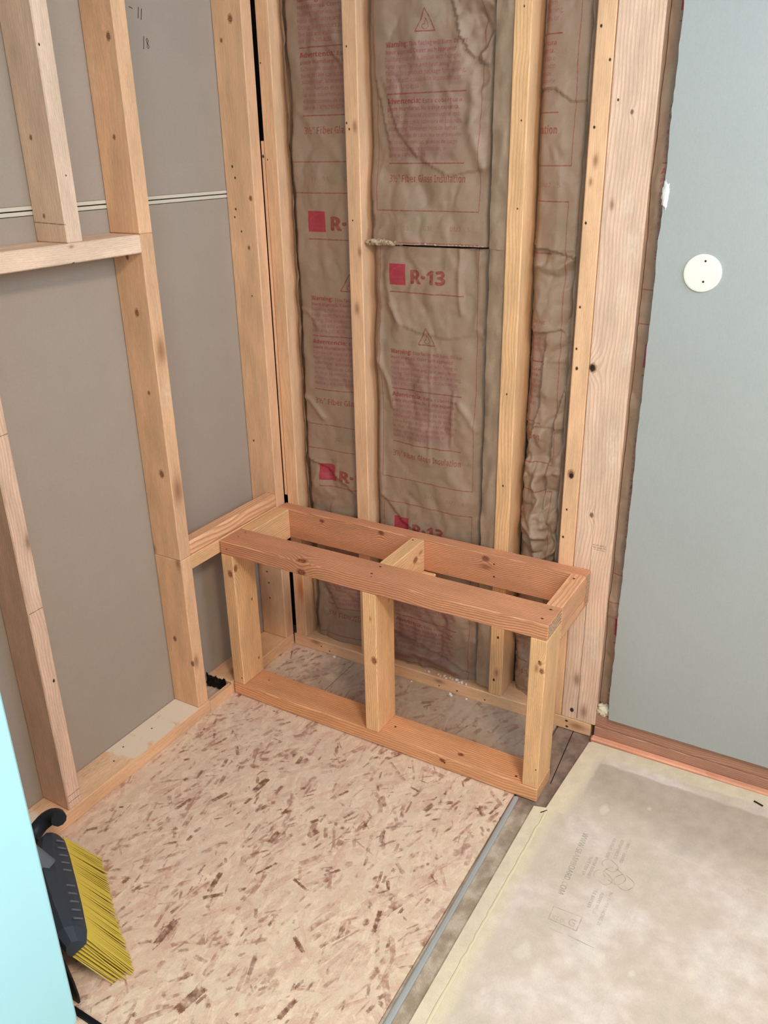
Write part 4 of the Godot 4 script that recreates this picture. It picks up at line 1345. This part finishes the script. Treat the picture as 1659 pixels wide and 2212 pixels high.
func broom_and_pan() -> void:
	var char_ := plain(Color(0.23, 0.25, 0.28), 0.6)
	var dusty := plain(Color(0.40, 0.41, 0.43), 0.8)
	# block runs along d; bristles point down and away
	var a := Vector3(0.105, 0.098, 0.968)
	var b := Vector3(0.352, 0.098, 1.124)
	var d := (b - a).normalized()
	var dn := Vector3(0.036, -0.1, -0.055).normalized()
	var side := d.cross(dn).normalized()
	if side.z < 0:
		side = -side
	var root := thing("broom", "yellow-bristled broom with a black head on the floor behind the near wall", "broom", Vector3(0.23, 0, 1.05))
	var off := -root.position
	# head: stations along d with a rounded, tapering section
	var sec := func(w: float, hi: float) -> Array:
		return [Vector2(-w, 0.0), Vector2(-w, hi * 0.35), Vector2(-w * 0.8, hi * 0.72), Vector2(-w * 0.35, hi), Vector2(w * 0.35, hi), Vector2(w * 0.8, hi * 0.72), Vector2(w, hi * 0.35), Vector2(w, 0.0)]
	var st := SurfaceTool.new()
	st.begin(Mesh.PRIMITIVE_TRIANGLES)
	st.set_smooth_group(-1)
	var ln := (b - a).length()
	var stations := [[-0.004, 0.014, 0.030], [0.02, 0.022, 0.046], [0.07, 0.025, 0.060], [0.14, 0.026, 0.070], [0.21, 0.026, 0.060], [ln - 0.02, 0.024, 0.044], [ln + 0.004, 0.017, 0.026]]
	var mid := (a + b) * 0.5 + side * 0.022
	var prev := []
	for s in stations:
		var ring := []
		for q in sec.call(s[1], s[2]):
			ring.append(a + side * 0.022 + d * s[0] + side * q.x - dn * q.y + off)
		if prev.size():
			for k in ring.size():
				var k2 := (k + 1) % ring.size()
				quad(st, prev[k], prev[k2], ring[k2], ring[k])
		else:
			for k in range(1, ring.size() - 1):
				for p in [ring[0], ring[k], ring[k + 1]]:
					st.set_uv(Vector2.ZERO)
					st.add_vertex(p)
		prev = ring
	for k in range(1, prev.size() - 1):
		for p in [prev[0], prev[k + 1], prev[k]]:
			st.set_uv(Vector2.ZERO)
			st.add_vertex(p)
	st.generate_normals()
	put("head", st.commit(), char_, root)
	# embossed dusty ribs along the head
	for k in 11:
		if k == 5:
			continue
		var t := 0.035 + k * 0.0215
		var p0 := a + d * t - dn * 0.010 - side * 0.0045 + off
		var q := PackedVector3Array([p0, p0 + d * 0.008 - dn * 0.022 + side * 0.002])
		put("rib", tube(q, PackedFloat32Array([0.0018, 0.0022]), 6), dusty, root)
	# socket and handle, leaning left behind the near wall
	var s0 := a + side * 0.024 + d * 0.115 - dn * 0.05 + off
	var dirh := Vector3(-0.62, 0.70, 0.12).normalized()
	put("socket", tube(PackedVector3Array([s0, s0 + dirh * 0.05, s0 + dirh * 0.09]), PackedFloat32Array([0.026, 0.020, 0.015]), 14), dusty, root)
	put("handle", tube(PackedVector3Array([s0 + dirh * 0.08, s0 + dirh * 0.33]), PackedFloat32Array([0.0115, 0.0115]), 12), plain(Color(0.30, 0.33, 0.36), 0.4), root)
	# round end cap at the far end
	var cp := PackedVector3Array()
	var cr2 := PackedFloat32Array()
	for k in 13: # a flat horseshoe round the far end
		var an := PI * (k / 12.0) - PI * 0.5
		cp.append(a + side * 0.016 - dn * 0.034 - d * (0.004 + cos(an) * 0.030) + side * sin(an) * 0.036 + off)
		cr2.append(0.016)
	put("end_cap", tube(cp, cr2, 10, 1.1), plain(Color(0.16, 0.17, 0.19), 0.5), root)
	# bristles: flat rows of thick yellow filaments
	var br := SurfaceTool.new()
	br.begin(Mesh.PRIMITIVE_TRIANGLES)
	br.set_smooth_group(-1)
	var rng := RandomNumberGenerator.new()
	rng.seed = 6
	for row in 7:
		for k in 74:
			var t := k / 73.0
			var base := a + d * (0.006 + t * (ln - 0.012)) + side * (row / 6.0 * 0.040 + 0.002) + off
			var fan := (t - 0.42) * 0.036 + rng.randfn(0, 0.0016)
			var tip := base + dn * (0.113 + 0.004 * sin(t * 9.0) + rng.randf_range(-0.004, 0.002)) + d * (fan + 0.012) + side * ((row - 3) * 0.0006 + rng.randfn(0, 0.001))
			tip.y = maxf(tip.y, 0.0012)
			var r := 0.0013
			var e := [d * r, side * r, -d * r, -side * r]
			for j in 4:
				quad(br, base + e[j], base + e[(j + 1) % 4], tip + e[(j + 1) % 4] * 0.9, tip + e[j] * 0.9)
			quad(br, tip + e[0], tip + e[1], tip + e[2], tip + e[3])
	br.generate_normals()
	var bo := put("bristles", br.commit(), plain(Color(0.80, 0.68, 0.27), 0.6), root)
	bo.set_meta("kind", "stuff")
	# dustpan standing upright against the back of the near wall
	var pan := thing("dustpan", "black dustpan edge standing upright under the broom's near end", "dustpan", Vector3(0.30, 0, 1.176))
	var prof := PackedVector2Array([Vector2(-0.20, 0.001), Vector2(0.066, 0.001), Vector2(0.067, 0.02), Vector2(0.062, 0.05), Vector2(0.052, 0.085), Vector2(0.038, 0.118), Vector2(0.015, 0.14), Vector2(-0.20, 0.14)])
	var pm := slab(prof, -0.002, 0.002, Vector2.ZERO, Vector2.ONE)
	var po := put("pan", pm, plain(Color(0.05, 0.055, 0.065), 0.4), pan)
	po.transform = Transform3D(Basis(Vector3.RIGHT, Vector3(0, 0, 1), Vector3(0, 1, 0)), Vector3.ZERO)
	put("pan_wall", box_mesh(Vector3(0.22, 0.003, 0.016), 0.001), plain(Color(0.05, 0.055, 0.065), 0.4), pan, Vector3(-0.09, 0.137, 0.008))
	var ts := bar("rubber_strip", Vector3(0.05, -0.0005, 1.186), Vector3(0.56, 0.006, 1.196), plain(Color(0.05, 0.05, 0.055), 0.6))
	tag(ts, "thin black rubber strip on the floor at the foot of the near wall", "strip")

func details() -> void:
	# blank round plate on the green wall
	var pl := thing("cover_plate", "round off-white blank cover plate screwed to the green drywall", "cover plate", Vector3(1.071, 1.1757, 0.0125))
	var st := SurfaceTool.new()
	st.begin(Mesh.PRIMITIVE_TRIANGLES)
	st.set_smooth_group(-1)
	var prof := [Vector2(0.0362, 0.0), Vector2(0.0362, 0.002), Vector2(0.0352, 0.0034), Vector2(0.0325, 0.0040), Vector2(0.0, 0.0044)]
	for k in prof.size() - 1:
		for j in 48:
			var a := j * TAU / 48
			var b := (j + 1) * TAU / 48
			var P := func(q: Vector2, t: float) -> Vector3: return Vector3(cos(t) * q.x, sin(t) * q.x, q.y)
			quad(st, P.call(prof[k], a), P.call(prof[k + 1], a), P.call(prof[k + 1], b), P.call(prof[k], b))
	st.generate_normals()
	put("plate", st.commit(), plain(Color(0.93, 0.91, 0.83), 0.45), pl)
	for p in [Vector3(0.0035, 0.0235, 0.0046), Vector3(0.004, -0.0155, 0.0046)]:
		put("screw", lump(Vector3(0.0021, 0.0021, 0.0010), 0.0, 2, 8), plain(Color(0.16, 0.15, 0.14), 0.5, 0.3), pl, p)
	# a dab of plaster on the cut edge
	var pd := put("plaster_dab", lump(Vector3(0.0065, 0.024, 0.003), 0.6, 15, 16), plain(Color(0.93, 0.91, 0.87), 0.9))
	pd.position = Vector3(0.9835, 1.318, 0.0125)
	tag(pd, "dab of white plaster on the cut edge of the green drywall", "plaster")
	# foam in the corner under the sliver of insulation
	var fm := put("foam_lump", lump(Vector3(0.019, 0.016, 0.014), 0.55, 21, 20), plain(Color(0.93, 0.88, 0.77), 0.9))
	fm.position = Vector3(0.9635, 0.087, -0.010)
	tag(fm, "lump of cream foam at the foot of the green drywall's edge", "foam")
	# crumbs along the plate and on the floor behind the bench
	var crumb := put("crumb", lump(Vector3(0.0045, 0.003, 0.0035), 0.7, 31, 8), plain(Color(0.93, 0.88, 0.82), 0.9))
	tag(crumb, "tiny white crumb on the back wall's bottom plate behind the bench", "crumb", "white crumbs on the plate")
	crumb.position = Vector3(0.462, 0.0395, -0.012)
	var rng := RandomNumberGenerator.new()
	rng.seed = 12
	var spots := [Vector3(0.452, 0.040, -0.008), Vector3(0.492, 0.039, -0.013), Vector3(0.500, 0.039, -0.008), Vector3(0.510, 0.039, -0.014), Vector3(0.519, 0.039, -0.007), Vector3(0.528, 0.039, -0.013), Vector3(0.538, 0.039, -0.009), Vector3(0.549, 0.039, -0.013), Vector3(0.558, 0.039, -0.006), Vector3(0.566, 0.039, -0.010), Vector3(0.581, 0.039, -0.006), Vector3(0.415, 0.001, 0.006), Vector3(0.539, 0.001, 0.008), Vector3(0.545, 0.001, 0.012), Vector3(0.589, 0.001, 0.007), Vector3(0.150, 0.001, 0.006)]
	for p in spots:
		var c := crumb.duplicate() as MeshInstance3D
		c.name = numbered("crumb")
		add_child(c)
		c.position = p
		c.rotation = Vector3(rng.randf() * 0.5, rng.randf() * TAU, 0)
		if p.y < 0.01:
			tag(c, "tiny white crumb on the floor against the back wall's bottom plate", "crumb", "white crumbs on the floor")
		c.scale = Vector3.ONE * rng.randf_range(0.6, 1.4)
	# dark splinters lying on the cement board
	var chip := put("wood_splinter", box_mesh(Vector3(0.022, 0.003, 0.004), 0.0008), plain(Color(0.20, 0.14, 0.10), 0.9))
	chip.position = Vector3(1.352, 0.0082, 0.057)
	chip.rotation.y = -0.35
	tag(chip, "dark splinter near the pink strip at the right edge of the cement board", "splinter")
	chip = put("wood_splinter", box_mesh(Vector3(0.018, 0.002, 0.002), 0.0005), plain(Color(0.25, 0.18, 0.11), 0.9))
	chip.position = Vector3(0.930, 0.0078, 0.320)
	chip.rotation.y = 0.9
	tag(chip, "small dark splinter at the corner of the cement board by the bench's foot", "splinter")
